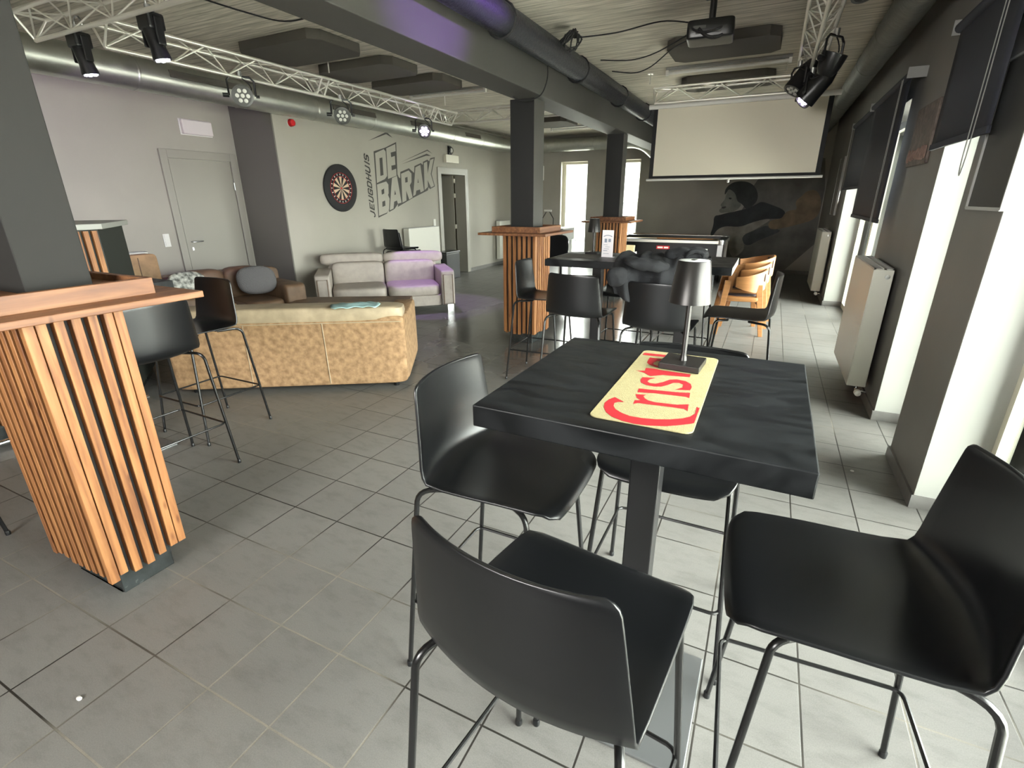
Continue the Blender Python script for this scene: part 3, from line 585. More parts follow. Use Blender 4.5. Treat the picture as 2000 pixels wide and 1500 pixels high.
MU = {'hair': [(-1.015, 1.619), (-1.017, 1.737), (-0.94, 1.84), (-0.819, 1.896), (-0.642, 1.899), (-0.496, 1.845), (-0.393, 1.742), (-0.343, 1.613), (-0.344, 1.497), (-0.417, 1.393), (-0.533, 1.314), (-0.626, 1.433), (-0.737, 1.486), (-0.78, 1.617), (-0.843, 1.696), (-0.941, 1.749), (-0.981, 1.658)], 'face': [(-0.941, 1.749), (-0.843, 1.696), (-0.78, 1.617), (-0.737, 1.486), (-0.626, 1.433), (-0.713, 1.314), (-0.836, 1.26), (-0.941, 1.26), (-1.058, 1.245), (-1.094, 1.313), (-1.021, 1.367), (-1.079, 1.407), (-1.035, 1.473), (-0.991, 1.54), (-0.988, 1.619)], 'eye': [(-0.93, 1.572), (-0.864, 1.565), (-0.854, 1.539), (-0.898, 1.526)], 'mouth': [(-1.061, 1.367), (-0.959, 1.393), (-0.942, 1.367), (-1.003, 1.333)], 'jacket': [(-1.179, 1.19), (-1.053, 1.205), (-0.939, 1.246), (-0.785, 1.274), (-0.635, 1.314), (-0.511, 1.341), (-0.347, 1.432), (-0.256, 1.49), (-0.048, 1.419), (0.212, 1.317), (0.243, 1.201), (0.181, 1.136), (-0.127, 1.133), (-0.369, 1.064), (-0.61, 0.953), (-0.903, 0.976), (-1.068, 0.904), (-1.144, 0.757), (-1.214, 0.762), (-1.16, 0.985)], 'guitar': [(-1.138, 0.757), (-1.068, 0.904), (-0.903, 0.973), (-0.61, 0.95), (-0.368, 1.061), (-0.127, 1.133), (-0.014, 1.127), (-0.113, 1.041), (-0.284, 0.918), (-0.571, 0.764), (-0.432, 0.52), (-0.575, 0.32), (-0.719, 0.3), (-0.842, 0.716)], 'neck': [(-0.569, 0.766), (-0.282, 0.905), (-0.084, 1.015), (0.153, 0.926), (0.211, 0.875), (-0.186, 0.692), (-0.433, 0.527)], 'hand': [(-0.071, 1.015), (-0.001, 1.121), (0.181, 1.136), (0.232, 1.265), (0.332, 1.317), (0.451, 1.317), (0.376, 1.482), (0.476, 1.581), (0.562, 1.692), (0.73, 1.714), (0.856, 1.517), (0.867, 1.269), (0.779, 1.117), (0.5, 1.023), (0.212, 0.941), (0.007, 0.911)]}
def poly_piece(pts, holes, z0, z1):
    return pts
cm = thing('beer_mat', 'cream rubber bar mat with red lettering under the lamp', 'mat', (-0.19, 1.27, 1.1005), 0)
def rrect(x0, x1, y0, y1, r, n=5):
    o = []
    for cx, cy, a in ((x1 - r, y1 - r, 0), (x0 + r, y1 - r, 1), (x0 + r, y0 + r, 2), (x1 - r, y0 + r, 3)):
        for k in range(n + 1):
            t = (a + k / n) * PI / 2; o.append((cx + r * math.cos(t), cy + r * math.sin(t)))
    return o
MB().prism(rrect(-0.112, 0.110, -0.285, 0.286, 0.02), 0, 0.003).build('mat_sheet', M['cream_mat'], cm, 0.001)
lt = MB()
def tess(pts):
    from mathutils.geometry import tessellate_polygon
    return [tuple(t) for t in tessellate_polygon([[Vector((p[0], p[1], 0)) for p in pts]])]
def flat(mb, pts, conv):
    vs = [conv(p) for p in pts]; return mb.add(vs, tess(pts))
for k, pts in CR.items():
    flat(lt, pts, lambda p: (p[0] + 0.19, p[1] - 1.27, 0.0034))
lt.build('red_lettering', M['red_print'], cm)

# ---- small things on the long table
cd = thing('menu_card', 'white upright printed card beside the far lamp', 'card', (-1.18, 4.19, 1.1005), math.radians(-8))
MB().box(-0.05, 0.05, -0.025, -0.0235, 0.0, 0.215).box(-0.05, 0.05, -0.0235, 0.025, 0, 0.0015).build('card_sheet', M['paper'], cd)
ik = MB()
for k in range(9):
    a0 = PI * (0.2 + 0.6 * k / 8); ik.box(0.045 * math.cos(a0) * 0.9 - 0.005, 0.045 * math.cos(a0) * 0.9 + 0.005, -0.0256, -0.0251, 0.150 + 0.022 * math.sin(a0), 0.156 + 0.022 * math.sin(a0))
for (a, b, c, d) in ((-0.028, -0.006, 0.118, 0.148), (0.006, 0.028, 0.122, 0.148), (-0.035, 0.0, 0.098, 0.101), (-0.02, 0.02, 0.082, 0.085), (-0.03, 0.015, 0.066, 0.069), (-0.035, 0.0, 0.05, 0.055), (-0.035, 0.015, 0.028, 0.031)):
    ik.box(a, b, -0.0256, -0.0251, c, d)
ik.build('printed_lettering', M['ink'], cd)
bx = thing('card_holder', 'small red and grey holder of yellow cards near the coat', 'holder', (-1.0, 4.20, 1.1005), math.radians(-6))
MB().box(-0.045, 0.045, -0.03, 0.03, 0, 0.028).build('holder_base', M['red_plastic'], bx, 0.002)
MB().box(-0.045, 0.045, -0.03, -0.026, 0.028, 0.052).box(-0.045, 0.045, 0.026, 0.03, 0.028, 0.05).box(-0.045, -0.041, -0.026, 0.026, 0.028, 0.05).box(0.041, 0.045, -0.026, 0.026, 0.028, 0.05).build('holder_rim', M['pinkwhite'], bx)
T = Matrix.Rotation(math.radians(-8), 4, 'X')
MB().box(-0.035, 0.03, -0.016, 0.010, 0.030, 0.10, T).build('yellow_cards', M['cardyellow'], bx)
tray = MB().prism(rrect(-1.58, -1.24, 4.02, 4.32, 0.02), 1.1006, 1.1026).build('bar_runner', M['panel_dark']); tag(tray, 'dark flat bar runner under the far lamp', 'mat')

# ---- coat hung over the stool
def crease(o, amount, size, seed):
    tx = bpy.data.textures.new('cloth_creases', 'CLOUDS'); tx.noise_scale = size; tx.noise_depth = 1
    md = o.modifiers.new('sub', 'SUBSURF'); md.levels = 2; md.render_levels = 2
    md = o.modifiers.new('creases', 'DISPLACE'); md.texture = tx; md.strength = amount; md.mid_level = 0.5; md.texture_coords = 'LOCAL'
def coat():
    t = thing('coat', 'dark hooded coat draped over a stool back at the long table', 'coat', (-0.60, 3.42, 0), math.radians(3))
    nu, nv = 26, 26; vs = []; fs = []
    for j in range(nv + 1):
        v = j / nv
        for i in range(nu + 1):
            u = -1 + 2 * i / nu
            hem = 0.955 + 0.035 * math.sin(5 * u + 1) + 0.03 * u
            if v < 0.45:
                q = v / 0.45; y = -0.088 - 0.018 * (1 - q); z = hem + (1.085 - hem) * q
            elif v < 0.62:
                q = (v - 0.45) / 0.17; y = -0.088 + 0.17 * q; z = 1.085 + 0.085 * math.sin(q * PI / 2)
            else:
                q = (v - 0.62) / 0.38; y = 0.082 + 0.34 * q; z = 1.17 + 0.02 * math.sin(q * 3) - 0.025 * q
            x = u * (0.27 + 0.04 * math.sin(PI * v)) - 0.01
            fold = 0.020 * math.sin(8 * u + 3 * v) + 0.010 * math.sin(17 * u - 3 * v + 1)
            vs.append((x, y - fold * (1.2 if v < 0.5 else 0.3), z + abs(fold) * (0.3 if v < 0.45 else 1.3)))
    for j in range(nv):
        for i in range(nu):
            a = j * (nu + 1) + i; fs.append((a, a + 1, a + nu + 2, a + nu + 1))
    o = MB().add(vs, fs, True).build('coat_body', M['black_fabric'], t); md = o.modifiers.new('s', 'SOLIDIFY'); md.thickness = 0.012; crease(o, 0.025, 0.16, 1)
    o = MB().cushion(0.13, 0.17, 1.195, 0.27, 0.26, 0.10, 0.75).build('hood', M['black_fabric'], t); crease(o, 0.05, 0.13, 2)
    rim = [(0.20 + 0.055 * math.cos(a), 0.04 + 0.01 * math.sin(2 * a), 1.20 + 0.040 * math.sin(a)) for a in [2 * PI * k / 16 for k in range(17)]]
    o = MB().tube(rim, 0.016, 8).build('hood_rim', M['black_fabric'], t); crease(o, 0.02, 0.05, 3)
    o = MB().cushion(-0.22, -0.03, 1.135, 0.30, 0.24, 0.07, 0.7, 24, 12, Matrix.Rotation(math.radians(6), 4, 'Y')).build('sleeve', M['black_fabric'], t); crease(o, 0.05, 0.12, 4)
    o = MB().cushion(-0.27, -0.10, 1.07, 0.16, 0.09, 0.13, 0.8, 24, 12).build('sleeve', M['black_fabric'], t); crease(o, 0.035, 0.10, 5)
    MB().lathe([(0.006, 0), (0.006, 0.003)], 10, dirT((-0.06, -0.135, 1.04), (0, -1, 0))).build('snap_button', M['steel'], t)
coat()

# ============================================================ SOFAS
def sofa_tan():
    # local: back along x, rear face at y=0, body extends to +y
    rz = math.radians(31.5)
    t = thing('suede_sofa', 'worn tan suede sofa with its back to the camera', 'sofa', (-4.31, 2.27, 0), rz)
    Lx, D = 1.95, 0.98
    MB().cushion(Lx / 2, 0.11, 0.35, Lx, 0.22, 0.60, 0.10, 36, 14).build('backrest', M['tan_leather'], t)
    MB().cushion(Lx / 2, 0.13, 0.665, Lx - 0.01, 0.27, 0.13, 0.30, 36, 12).build('back_roll', M['tan_top'], t)
    MB().box(0.10, Lx - 0.12, 0.18, D, 0.05, 0.26).build('seat_base', M['tan_leather'], t, 0.02)
    MB().cushion(0.55, 0.58, 0.34, 0.82, 0.72, 0.18, 0.3).build('seat_cushion', M['brown_leather'], t)
    MB().cushion(1.37, 0.58, 0.34, 0.82, 0.72, 0.18, 0.3).build('seat_cushion', M['brown_leather'], t)
    MB().cushion(Lx - 0.10, 0.55, 0.33, 0.2, 0.95, 0.56, 0.14, 28, 12).build('armrest', M['tan_leather'], t)
    MB().cushion(0.10, 0.55, 0.33, 0.2, 0.95, 0.56, 0.14, 28, 12).build('armrest', M['tan_leather'], t)
    MB().tube([(0.02, -0.003, 0.60), (Lx - 0.02, -0.003, 0.60)], 0.004, 6).tube([(0.66 * Lx, -0.003, 0.07), (0.655 * Lx, -0.003, 0.60)], 0.004, 6).tube([(0.33 * Lx, -0.003, 0.07), (0.33 * Lx, -0.003, 0.60)], 0.003, 6).build('piping', M['tan_top'], t)
    f = MB()
    for x in (0.12, Lx - 0.12):
        for y in (0.1, D - 0.1): f.lathe([(0.025, 0), (0.03, 0.07)], 12, Matrix.Translation((x, y, 0)))
    f.build('foot', M['black_plastic'], t)
sofa_tan()
t = thing('throw_cloth', 'pale teal cloth lying on the right end of the suede sofa back', 'cloth', (-2.98, 3.10, 0.733), math.radians(31))
vs = []; fs = []; n = 14
for j in range(n + 1):
    for i in range(n + 1):
        u = -1 + 2 * i / n; v = -1 + 2 * j / n
        vs.append((u * 0.20 * (1 - 0.15 * v * v), v * 0.10 + 0.02 * math.sin(3 * u), 0.006 + 0.012 * abs(math.sin(5 * u + 2 * v)) + 0.018 * math.exp(-3 * (u * u + v * v))))
for j in range(n):
    for i in range(n): a = j * (n + 1) + i; fs.append((a, a + 1, a + n + 2, a + n + 1))
o = MB().add(vs, fs, True).build('cloth_folds', M['teal_cloth'], t); md = o.modifiers.new('s', 'SOLIDIFY'); md.thickness = 0.006

def sofa_purple():
    rz = math.radians(42.7)
    t = thing('leather_sofa', 'two-seat cream leather sofa with headrests under violet light', 'sofa', (-5.36, 4.86, 0), rz)
    Lx, D = 1.90, 0.92     # local: front edge y=0, body to +y
    for x in (0.0, Lx - 0.20):
        a = MB().cushion(x + 0.10, D * 0.5 + 0.0, 0.365, 0.20, D - 0.02, 0.50, 0.12, 28, 14).build('armrest', M['purple_leather'], t)
        MB().box(x + 0.035, x + 0.165, -0.004, 0.02, 0.14, 0.55).build('arm_front_panel', M['purple_leather'], a, 0.008)
        MB().tube([(x + 0.035, -0.004, 0.13), (x + 0.035, -0.004, 0.555), (x + 0.165, -0.004, 0.555), (x + 0.165, -0.004, 0.13)], 0.005, 6).build('piping', M['brown_leather'], a)
    MB().cushion(Lx / 2, 0.45, 0.19, Lx - 0.38, 0.84, 0.16, 0.12, 28, 10).build('seat_base', M['purple_leather'], t)
    for c in (0.575, 1.325):
        MB().cushion(c, 0.36, 0.335, 0.745, 0.68, 0.17, 0.34, 28, 14).build('seat_cushion', M['purple_leather'], t)
        MB().cushion(c, 0.70, 0.52, 0.745, 0.20, 0.38, 0.3, 28, 14).build('back_cushion', M['purple_leather'], t)
    for c in (0.50, 1.40):
        MB().cushion(c, 0.80, 0.74, 0.90, 0.16, 0.17, 0.45, 28, 14, ).build('headrest', M['purple_leather'], t)
    MB().cushion(Lx / 2, 0.84, 0.40, Lx - 0.30, 0.16, 0.56, 0.14, 28, 12).build('backrest', M['purple_leather'], t)
    for x in (0.07, Lx - 0.07):
        for y in (0.05, D - 0.08): MB().box(x - 0.045, x + 0.045, y - 0.012, y + 0.012, 0, 0.125).build('leg', M['chrome'], t)
sofa_purple()

def sofa_brown():
    rz = math.radians(-90 - 14)     # faces the room
    t = thing('brown_sofa', 'dark brown leather sofa along the recessed wall with a grey cushion', 'sofa', (-5.05, 4.45, 0), rz)
    # local x runs back along the wall towards the camera, y=0 front, body to +y?  (rotated so +y points to the wall)
    Lx, D = 1.38, 0.92
    sgn = -1
    MB().cushion(Lx / 2, sgn * (D - 0.13), 0.41, Lx, 0.26, 0.70, 0.15, 32, 12).build('backrest', M['brown_leather'], t)
    MB().box(0.1, Lx - 0.1, -D + 0.1, -0.02, 0.06, 0.28).build('seat_base', M['brown_leather'], t, 0.02)
    for c in (0.475, 0.905): MB().cushion(c, sgn * 0.36, 0.36, 0.43, 0.68, 0.18, 0.3).build('seat_cushion', M['brown_leather'], t)
    for c in (0.475, 0.905): MB().cushion(c, sgn * 0.70, 0.62, 0.45, 0.22, 0.36, 0.5).build('back_cushion', M['brown_leather'], t)
    for x in (0.13, Lx - 0.13): MB().cushion(x, sgn * D / 2, 0.33, 0.26, D, 0.56, 0.16, 28, 12).build('armrest', M['brown_leather'], t)
    f = MB()
    for x in (0.1, Lx - 0.1):
        for y in (-0.08, -D + 0.08): f.lathe([(0.025, 0), (0.03, 0.07)], 12, Matrix.Translation((x, y, 0)))
    f.build('foot', M['black_plastic'], t)
sofa_brown()
o = MB().cushion(0, 0, 0, 0.44, 0.16, 0.34, 0.75, 28, 16, Matrix.Translation((-5.48, 4.10, 0.66)) @ Matrix.Rotation(math.radians(65), 4, 'Z') @ Matrix.Rotation(math.radians(-25), 4, 'X')).build('plush_cushion', M['grey_fur'])
tag(o, 'grey plush cushion leaning in the corner of the brown leather sofa', 'cushion')
o = MB().cushion(0, 0, 0, 0.40, 0.12, 0.34, 0.7, 24, 12, Matrix.Translation((-5.72, 3.42, 0.66)) @ Matrix.Rotation(math.radians(75), 4, 'Z') @ Matrix.Rotation(math.radians(-20), 4, 'X')).build('scatter_cushion', mat('silver_patterned_fabric', (0.50, 0.50, 0.47), 0.7, var=0.55, vscale=22, col2=(0.12, 0.12, 0.11)))
tag(o, 'small silver and grey patterned cushion on the brown leather sofa', 'cushion')
# low brown table between the sofas
t = thing('coffee_table', 'low dark brown coffee table between the suede and cream sofas', 'table', (-4.47, 4.60, 0), math.radians(29))
MB().box(-0.70, 0.70, -0.24, 0.24, 0.36, 0.41).build('tabletop', M['brown_leather'], t, 0.004)
for sx in (-1, 1):
    for sy in (-1, 1): MB().box(sx * 0.66 - 0.03, sx * 0.66 + 0.03, sy * 0.2 - 0.03, sy * 0.2 + 0.03, 0, 0.36).build('leg', M['brown_leather'], t)
# tan high-back armchair
t = thing('armchair', 'tan leather high-backed armchair between counter and flush door', 'armchair', (-6.35, 2.93, 0), math.radians(-90))
MB().cushion(0, 0.34, 0.64, 0.72, 0.14, 0.78, 0.12, 28, 12).build('backrest', M['tan_panel'], t)
MB().cushion(0, 0.0, 0.36, 0.56, 0.6, 0.2, 0.25).build('seat_cushion', M['tan_panel'], t)
for s in (-1, 1): MB().cushion(s * 0.31, 0.0, 0.36, 0.12, 0.66, 0.46, 0.2).build('armrest', M['tan_panel'], t)
MB().tube([(-0.16, 0.412, 0.46), (-0.16, 0.412, 1.0)], 0.005, 6).build('back_seam', M['brown_leather'], t)
f = MB()
for sx in (-1, 1):
    for sy in (-1, 1): f.box(sx * 0.26 - 0.02, sx * 0.26 + 0.02, sy * 0.24 - 0.02, sy * 0.24 + 0.02, 0, 0.27)
f.build('foot', M['black_plastic'], t)

# bar counter at the left
t = thing('bar_counter', 'tall slat-fronted bar counter with white top and dark end panel', 'counter', (0, 0, 0))
plan = [(-4.50, 0.60), (-4.50, 2.12), (-5.15, 2.62), (-5.62, 2.22), (-5.25, 1.85), (-5.25, 0.60)]
MB().prism(plan, 0.11, 1.365).build('carcass', M['green_dark'], t)
MB().prism([(-4.56, 0.62), (-4.56, 2.08), (-5.18, 2.58), (-5.54, 2.2), (-5.2, 1.86), (-5.2, 0.62)], 0, 0.11).build('plinth', M['glossblack'], t)
MB().prism([(-4.45, 0.55), (-4.45, 2.13), (-5.16, 2.68), (-5.72, 2.2), (-5.3, 1.8), (-5.3, 0.55)], 1.365, 1.405).build('counter_top', M['white_paint'], t, 0.004)
s = MB(); y = 0.61
while y < 2.10:
    s.box(-4.50, -4.47, y, y + 0.032, 0.13, 1.355); y += 0.056
s.build('slat_cladding', M['slat_wood'], t)
MB().tube([(-4.40, 0.62, 0.045), (-4.40, 2.1, 0.045)], 0.02, 10).tube([(-4.56, 0.9, 0.045), (-4.40, 0.9, 0.045)], 0.01).tube([(-4.56, 1.9, 0.045), (-4.40, 1.9, 0.045)], 0.01).build('foot_rail', M['chrome'], t)
MB().box(-4.468, -4.46, 1.96, 2.09, 0.86, 0.96).build('notice_plate', M['cloth_beige'], t)

# ============================================================ WOODEN ARMCHAIRS (stack)
def wood_chair(label):
    t = thing('wooden_armchair', label, 'chair', group='stacked wooden armchairs')
    # bent band: arms and back in one, opens to +y
    n = 26; vs = []; fs = []
    def ringpt(a, r, z): return (0.255 * r * math.cos(a), 0.25 * r * math.sin(a), z)
    for k in range(n + 1):
        a = math.radians(160) + (math.radians(220)) * k / n      # back is at -y
        d = math.sin(a)            # -1 at the back
        top = 0.70 + 0.07 * max(0, -d) - 0.03 * max(0, d); low = top - (0.10 + 0.13 * min(1, max(0, 0.45 - d)))
        for r, z in ((1.0, low), (1.08, low), (1.10, top), (1.02, top)):
            vs.append(ringpt(a, r, z))
    for k in range(n):
        for q in range(4): fs.append((k * 4 + q, k * 4 + (q + 1) % 4, (k + 1) * 4 + (q + 1) % 4, (k + 1) * 4 + q))
    fs.append((0, 1, 2, 3)); fs.append((n * 4, n * 4 + 1, n * 4 + 2, n * 4 + 3))
    MB().add(vs, fs, True).build('back_band', M['chair_wood'], t)
    MB().cushion(0, 0.0, 0.43, 0.50, 0.46, 0.07, 0.35, 28, 10).build('seat', M['chair_wood'], t)
    MB().cushion(0, 0.0, 0.462, 0.42, 0.38, 0.03, 0.6, 24, 10).build('seat_pad', M['seat_pad'], t)
    MB().cushion(0, -0.225, 0.68, 0.34, 0.025, 0.12, 0.4, 24, 8).build('back_pad', M['seat_pad'], t)
    for sx in (-1, 1):
        for sy in (-1, 1):
            top = (sx * 0.20, sy * 0.17, 0.60 if sy < 0 else 0.64); bot = (sx * 0.27, sy * 0.255, 0.0)
            w, d = 0.018, 0.032
            vs = []
            for (c, sc) in ((top, 1.15), (bot, 0.75)):
                for dx, dy in ((-1, -1), (1, -1), (1, 1), (-1, 1)): vs.append((c[0] + dx * w * sc, c[1] + dy * d * sc, c[2]))
            MB().add(vs, [(0, 1, 2, 3), (7, 6, 5, 4), (0, 4, 5, 1), (1, 5, 6, 2), (2, 6, 7, 3), (3, 7, 4, 0)]).build('leg', M['chair_wood'], t, 0.003)
    MB().box(-0.2, 0.2, -0.195, -0.17, 0.37, 0.42).box(-0.2, 0.2, 0.17, 0.195, 0.37, 0.42).build('seat_rail', M['chair_wood'], t)
    return t
wc = wood_chair('orange wooden armchair, lowest and nearest of the three stacked')
wc.location = (-0.22, 6.72, 0); wc.rotation_euler = (0, 0, math.radians(100))
dup(wc, (-0.19, 6.90, 0.06), math.radians(100), 'orange wooden armchair in the middle of the stack of three')
dup(wc, (-0.16, 7.08, 0.12), math.radians(100), 'orange wooden armchair on top of the stack of three')

# ============================================================ POOL TABLE
t = thing('pool_table', 'black pool table with silver rails below the far mural', 'pool table', (-1.75, 10.55, 0))
hx, hy = 1.05, 0.60
MB().box(-hx + 0.06, hx - 0.06, -hy + 0.06, hy - 0.06, 0.45, 0.78).build('cabinet', M['black_plastic'], t, 0.006)
MB().box(-hx + 0.13, hx - 0.13, -hy + 0.13, hy - 0.13, 0.78, 0.80).build('playing_cloth', M['cloth_beige'], t)
r = MB(); r.box(-hx + 0.05, hx - 0.05, -hy, -hy + 0.13, 0.78, 0.845).box(-hx + 0.05, hx - 0.05, hy - 0.13, hy, 0.78, 0.845).box(-hx, -hx + 0.13, -hy + 0.05, hy - 0.05, 0.78, 0.845).box(hx - 0.13, hx, -hy + 0.05, hy - 0.05, 0.78, 0.845)
r.build('rails', M['black_plastic'], t, 0.008)
MB().box(-hx + 0.08, hx - 0.08, -hy - 0.008, -hy, 0.785, 0.835).box(hx, hx + 0.008, -hy + 0.08, hy - 0.08, 0.785, 0.835).box(-hx + 0.08, hx - 0.08, hy - 0.028, hy - 0.01, 0.846, 0.856).build('rail_trim', M['alu'], t, 0.002)
for sx in (-1, 1):
    for sy in (-1, 1):
        cc = MB(); cc.lathe([(0.07, 0.76), (0.078, 0.80), (0.075, 0.85), (0.05, 0.856)], 18, Matrix.Translation((sx * (hx - 0.06), sy * (hy - 0.06), 0))); cc.box(sx * (hx - 0.06) - 0.045, sx * (hx - 0.06) + 0.045, sy * (hy - 0.06) - 0.045, sy * (hy - 0.06) + 0.045, 0.45, 0.77)
        cc.build('corner_casting', M['steel'], t)
        MB().box(sx * (hx - 0.17) - 0.07, sx * (hx - 0.17) + 0.07, sy * (hy - 0.16) - 0.07, sy * (hy - 0.16) + 0.07, 0, 0.45).build('leg', M['black_plastic'], t, 0.01)
MB().box(-0.14, 0.10, -hy + 0.052, -hy + 0.06, 0.66, 0.72).build('red_white_sticker', M['red_plastic'], t)
MB().box(-0.12, -0.02, -hy + 0.050, -hy + 0.0525, 0.675, 0.705).box(0.0, 0.08, -hy + 0.050, -hy + 0.0525, 0.675, 0.705).box(0.62, 0.78, -hy + 0.050, -hy + 0.0525, 0.665, 0.69).build('white_label', M['white_plastic'], t)
MB().box(hx - 0.25, hx - 0.06, -hy + 0.045, -hy + 0.06, 0.455, 0.47).box(-hx + 0.06, hx - 0.06, -hy + 0.045, -hy + 0.06, 0.45, 0.462).build('lower_trim', M['steel'], t)
# cues resting on the pool table rails, a ball triangle
for i, (x0, x1, yy, lb) in enumerate(((-1.9, -0.9, 10.05, 'pale wooden cue lying on the near rail of the pool table'), (-2.6, -1.3, 11.06, 'dark wooden cue lying on the far rail of the pool table'))):
    o = MB().tube([(x0, yy, 0.857 if i == 0 else 0.868), (x1, yy + 0.01, 0.857 if i == 0 else 0.868)], [0.011, 0.006], 10).build('pool_cue', M['chair_wood'] if i == 0 else M['brown_leather']); tag(o, lb, 'cue', 'pool cues')

# games table and wire stand behind the middle column
t = thing('games_table', 'grey games table behind the middle slatted column', 'games table', (-4.02, 9.60, 0))
MB().box(-0.50, 0.50, -0.32, 0.32, 0.80, 1.02).build('cabinet', M['slate'], t, 0.006)
MB().box(-0.51, 0.51, -0.33, 0.33, 1.02, 1.035).build('top_rim', M['white_plastic'], t, 0.002)
MB().box(-0.50, 0.50, -0.33, -0.322, 0.78, 0.80).build('lower_strip', M['cloth_beige'], t)
for sx in (-1, 1):
    for sy in (-1, 1): MB().box(sx * 0.45 - 0.03, sx * 0.45 + 0.03, sy * 0.27 - 0.03, sy * 0.27 + 0.03, 0, 0.80).build('leg', M['white_plastic'], t)
t2 = thing('wire_stand', 'chrome wire stand with a white handle on the games table', 'stand', (-3.92, 9.50, 1.035))
MB().tube([(-0.11, 0, 0.0), (-0.115, 0, 0.17), (-0.03, 0, 0.30), (0.03, 0, 0.30), (0.115, 0, 0.17), (0.11, 0, 0.0)], 0.008, 8).build('wire_frame', M['black_tube'], t2)
MB().tube([(-0.075, 0, 0.315), (0.075, 0, 0.315)], 0.020, 12).build('white_handle', M['white_plastic'], t2)
t = thing('office_chair', 'dark swivel chair pushed under the games table', 'chair', (-3.45, 9.05, 0))
MB().cushion(0, 0, 0.46, 0.46, 0.44, 0.08, 0.5).build('seat', M['black_fabric'], t)
MB().cushion(0, -0.2, 0.74, 0.42, 0.07, 0.42, 0.5).build('backrest', M['black_fabric'], t)
MB().lathe([(0.025, 0.08), (0.025, 0.44)], 12).build('gas_column', M['black_plastic'], t)
f = MB()
for k in range(5):
    a = 2 * PI * k / 5; f.tube([(0, 0, 0.09), (0.26 * math.cos(a), 0.26 * math.sin(a), 0.035)], [0.025, 0.015], 8); f.cushion(0.26 * math.cos(a), 0.26 * math.sin(a), 0.025, 0.05, 0.05, 0.05, 1.0, 10, 6)
f.build('star_base', M['black_plastic'], t)

# ============================================================ PROJECTION SCREEN
t = thing('projection_screen', 'pale pull-down projection screen under the far truss', 'screen', (-0.555, 7.12, 0))
sx = 0.92
MB().box(-sx, sx, -0.001, 0.001, 1.83, 2.60).build('screen_fabric', M['screen_white'], t)
MB().box(-sx - 0.05, -sx, -0.0012, 0.0012, 1.80, 2.60).box(sx, sx + 0.05, -0.0012, 0.0012, 1.80, 2.60).box(-sx, sx, -0.0012, 0.0012, 1.80, 1.83).build('black_border', M['black_matte'], t)
MB().tube([(-sx - 0.08, 0, 1.785), (sx + 0.08, 0, 1.785)], 0.014, 12).build('bottom_bar', M['white_plastic'], t)
MB().tube([(-sx - 0.11, 0.0, 2.63), (sx + 0.11, 0.0, 2.63)], 0.028, 16).build('roller_case', M['white_plastic'], t)
MB().lathe([(0.012, 1.735), (0.016, 1.75), (0.010, 1.772)], 12).build('pull_ring', M['white_plastic'], t)

# ============================================================ MURAL (generic guitarist) and wall lettering
mu = thing('wall_painting', 'muted painting of a person with a guitar on the far wall', 'painting', (0, YF, 0))
cols = {'hair': (0.045, 0.05, 0.05), 'face': (0.21, 0.22, 0.195), 'eye': (0.03, 0.032, 0.032), 'mouth': (0.05, 0.05, 0.05), 'jacket': (0.035, 0.04, 0.043), 'guitar': (0.30, 0.285, 0.25), 'neck': (0.075, 0.082, 0.085), 'hand': (0.22, 0.165, 0.105)}
layer = {'jacket': 1, 'guitar': 2, 'neck': 3, 'face': 2, 'hair': 3, 'eye': 4, 'mouth': 4, 'hand': 4}
names = {'hair': 'painted_hair', 'face': 'painted_face', 'eye': 'painted_eye', 'mouth': 'painted_mouth', 'jacket': 'painted_jacket', 'guitar': 'painted_guitar', 'neck': 'painted_guitar_neck', 'hand': 'painted_sleeve'}
def smoothpoly(pts, it=2):
    for _ in range(it):
        o = []
        for i in range(len(pts)):
            a, b = pts[i], pts[(i + 1) % len(pts)]
            o += [(a[0] * .75 + b[0] * .25, a[1] * .75 + b[1] * .25), (a[0] * .25 + b[0] * .75, a[1] * .25 + b[1] * .75)]
        pts = o
    return pts
for k, pts in MU.items():
    c = cols[k]
    flat(MB(), [], None) if False else None
    o = flat(MB(), smoothpoly(pts), lambda p, k=k: (p[0], -0.0015 * layer[k], p[1])).build(names[k], mat('mural_' + k, c, 0.75, var=0.35, vscale=3.5), mu)
o = flat(MB(), smoothpoly([(-1.0, 0.08), (-0.9, 0.9), (-0.62, 1.25), (-0.5, 1.8), (-0.1, 2.25), (0.5, 2.3), (0.87, 2.3), (0.88, 0.08)], 1), lambda p: (p[0], -0.0007, p[1])).build('painted_dark_ground', mat('mural_ground', (0.17, 0.165, 0.15), 0.75, var=0.35, vscale=2.0), mu)
lg = thing('wall_lettering', 'charcoal lettering DE BARAK with JEUGDHUIS on the left wall', 'lettering', (XL, 0, 0))
dk = MB(); lt2 = MB()
for k in ('BACK', 'r1', 'r2', 'r3'): flat(dk, LOGO[k], lambda p: (0.002, p[0], p[1]))
for k in ('D', 'E', 'B', 'A', 'R', 'A2', 'K'): flat(lt2, LOGO[k], lambda p: (0.0035, p[0], p[1]))
for k in ('Dh', 'Bh', 'Bh2', 'Ah', 'Rh', 'A2h'): flat(dk, LOGO[k], lambda p: (0.005, p[0], p[1]))
dk.build('dark_outline', M['decal_dark'], lg); lt2.build('letter_faces', M['wall_light'], lg)
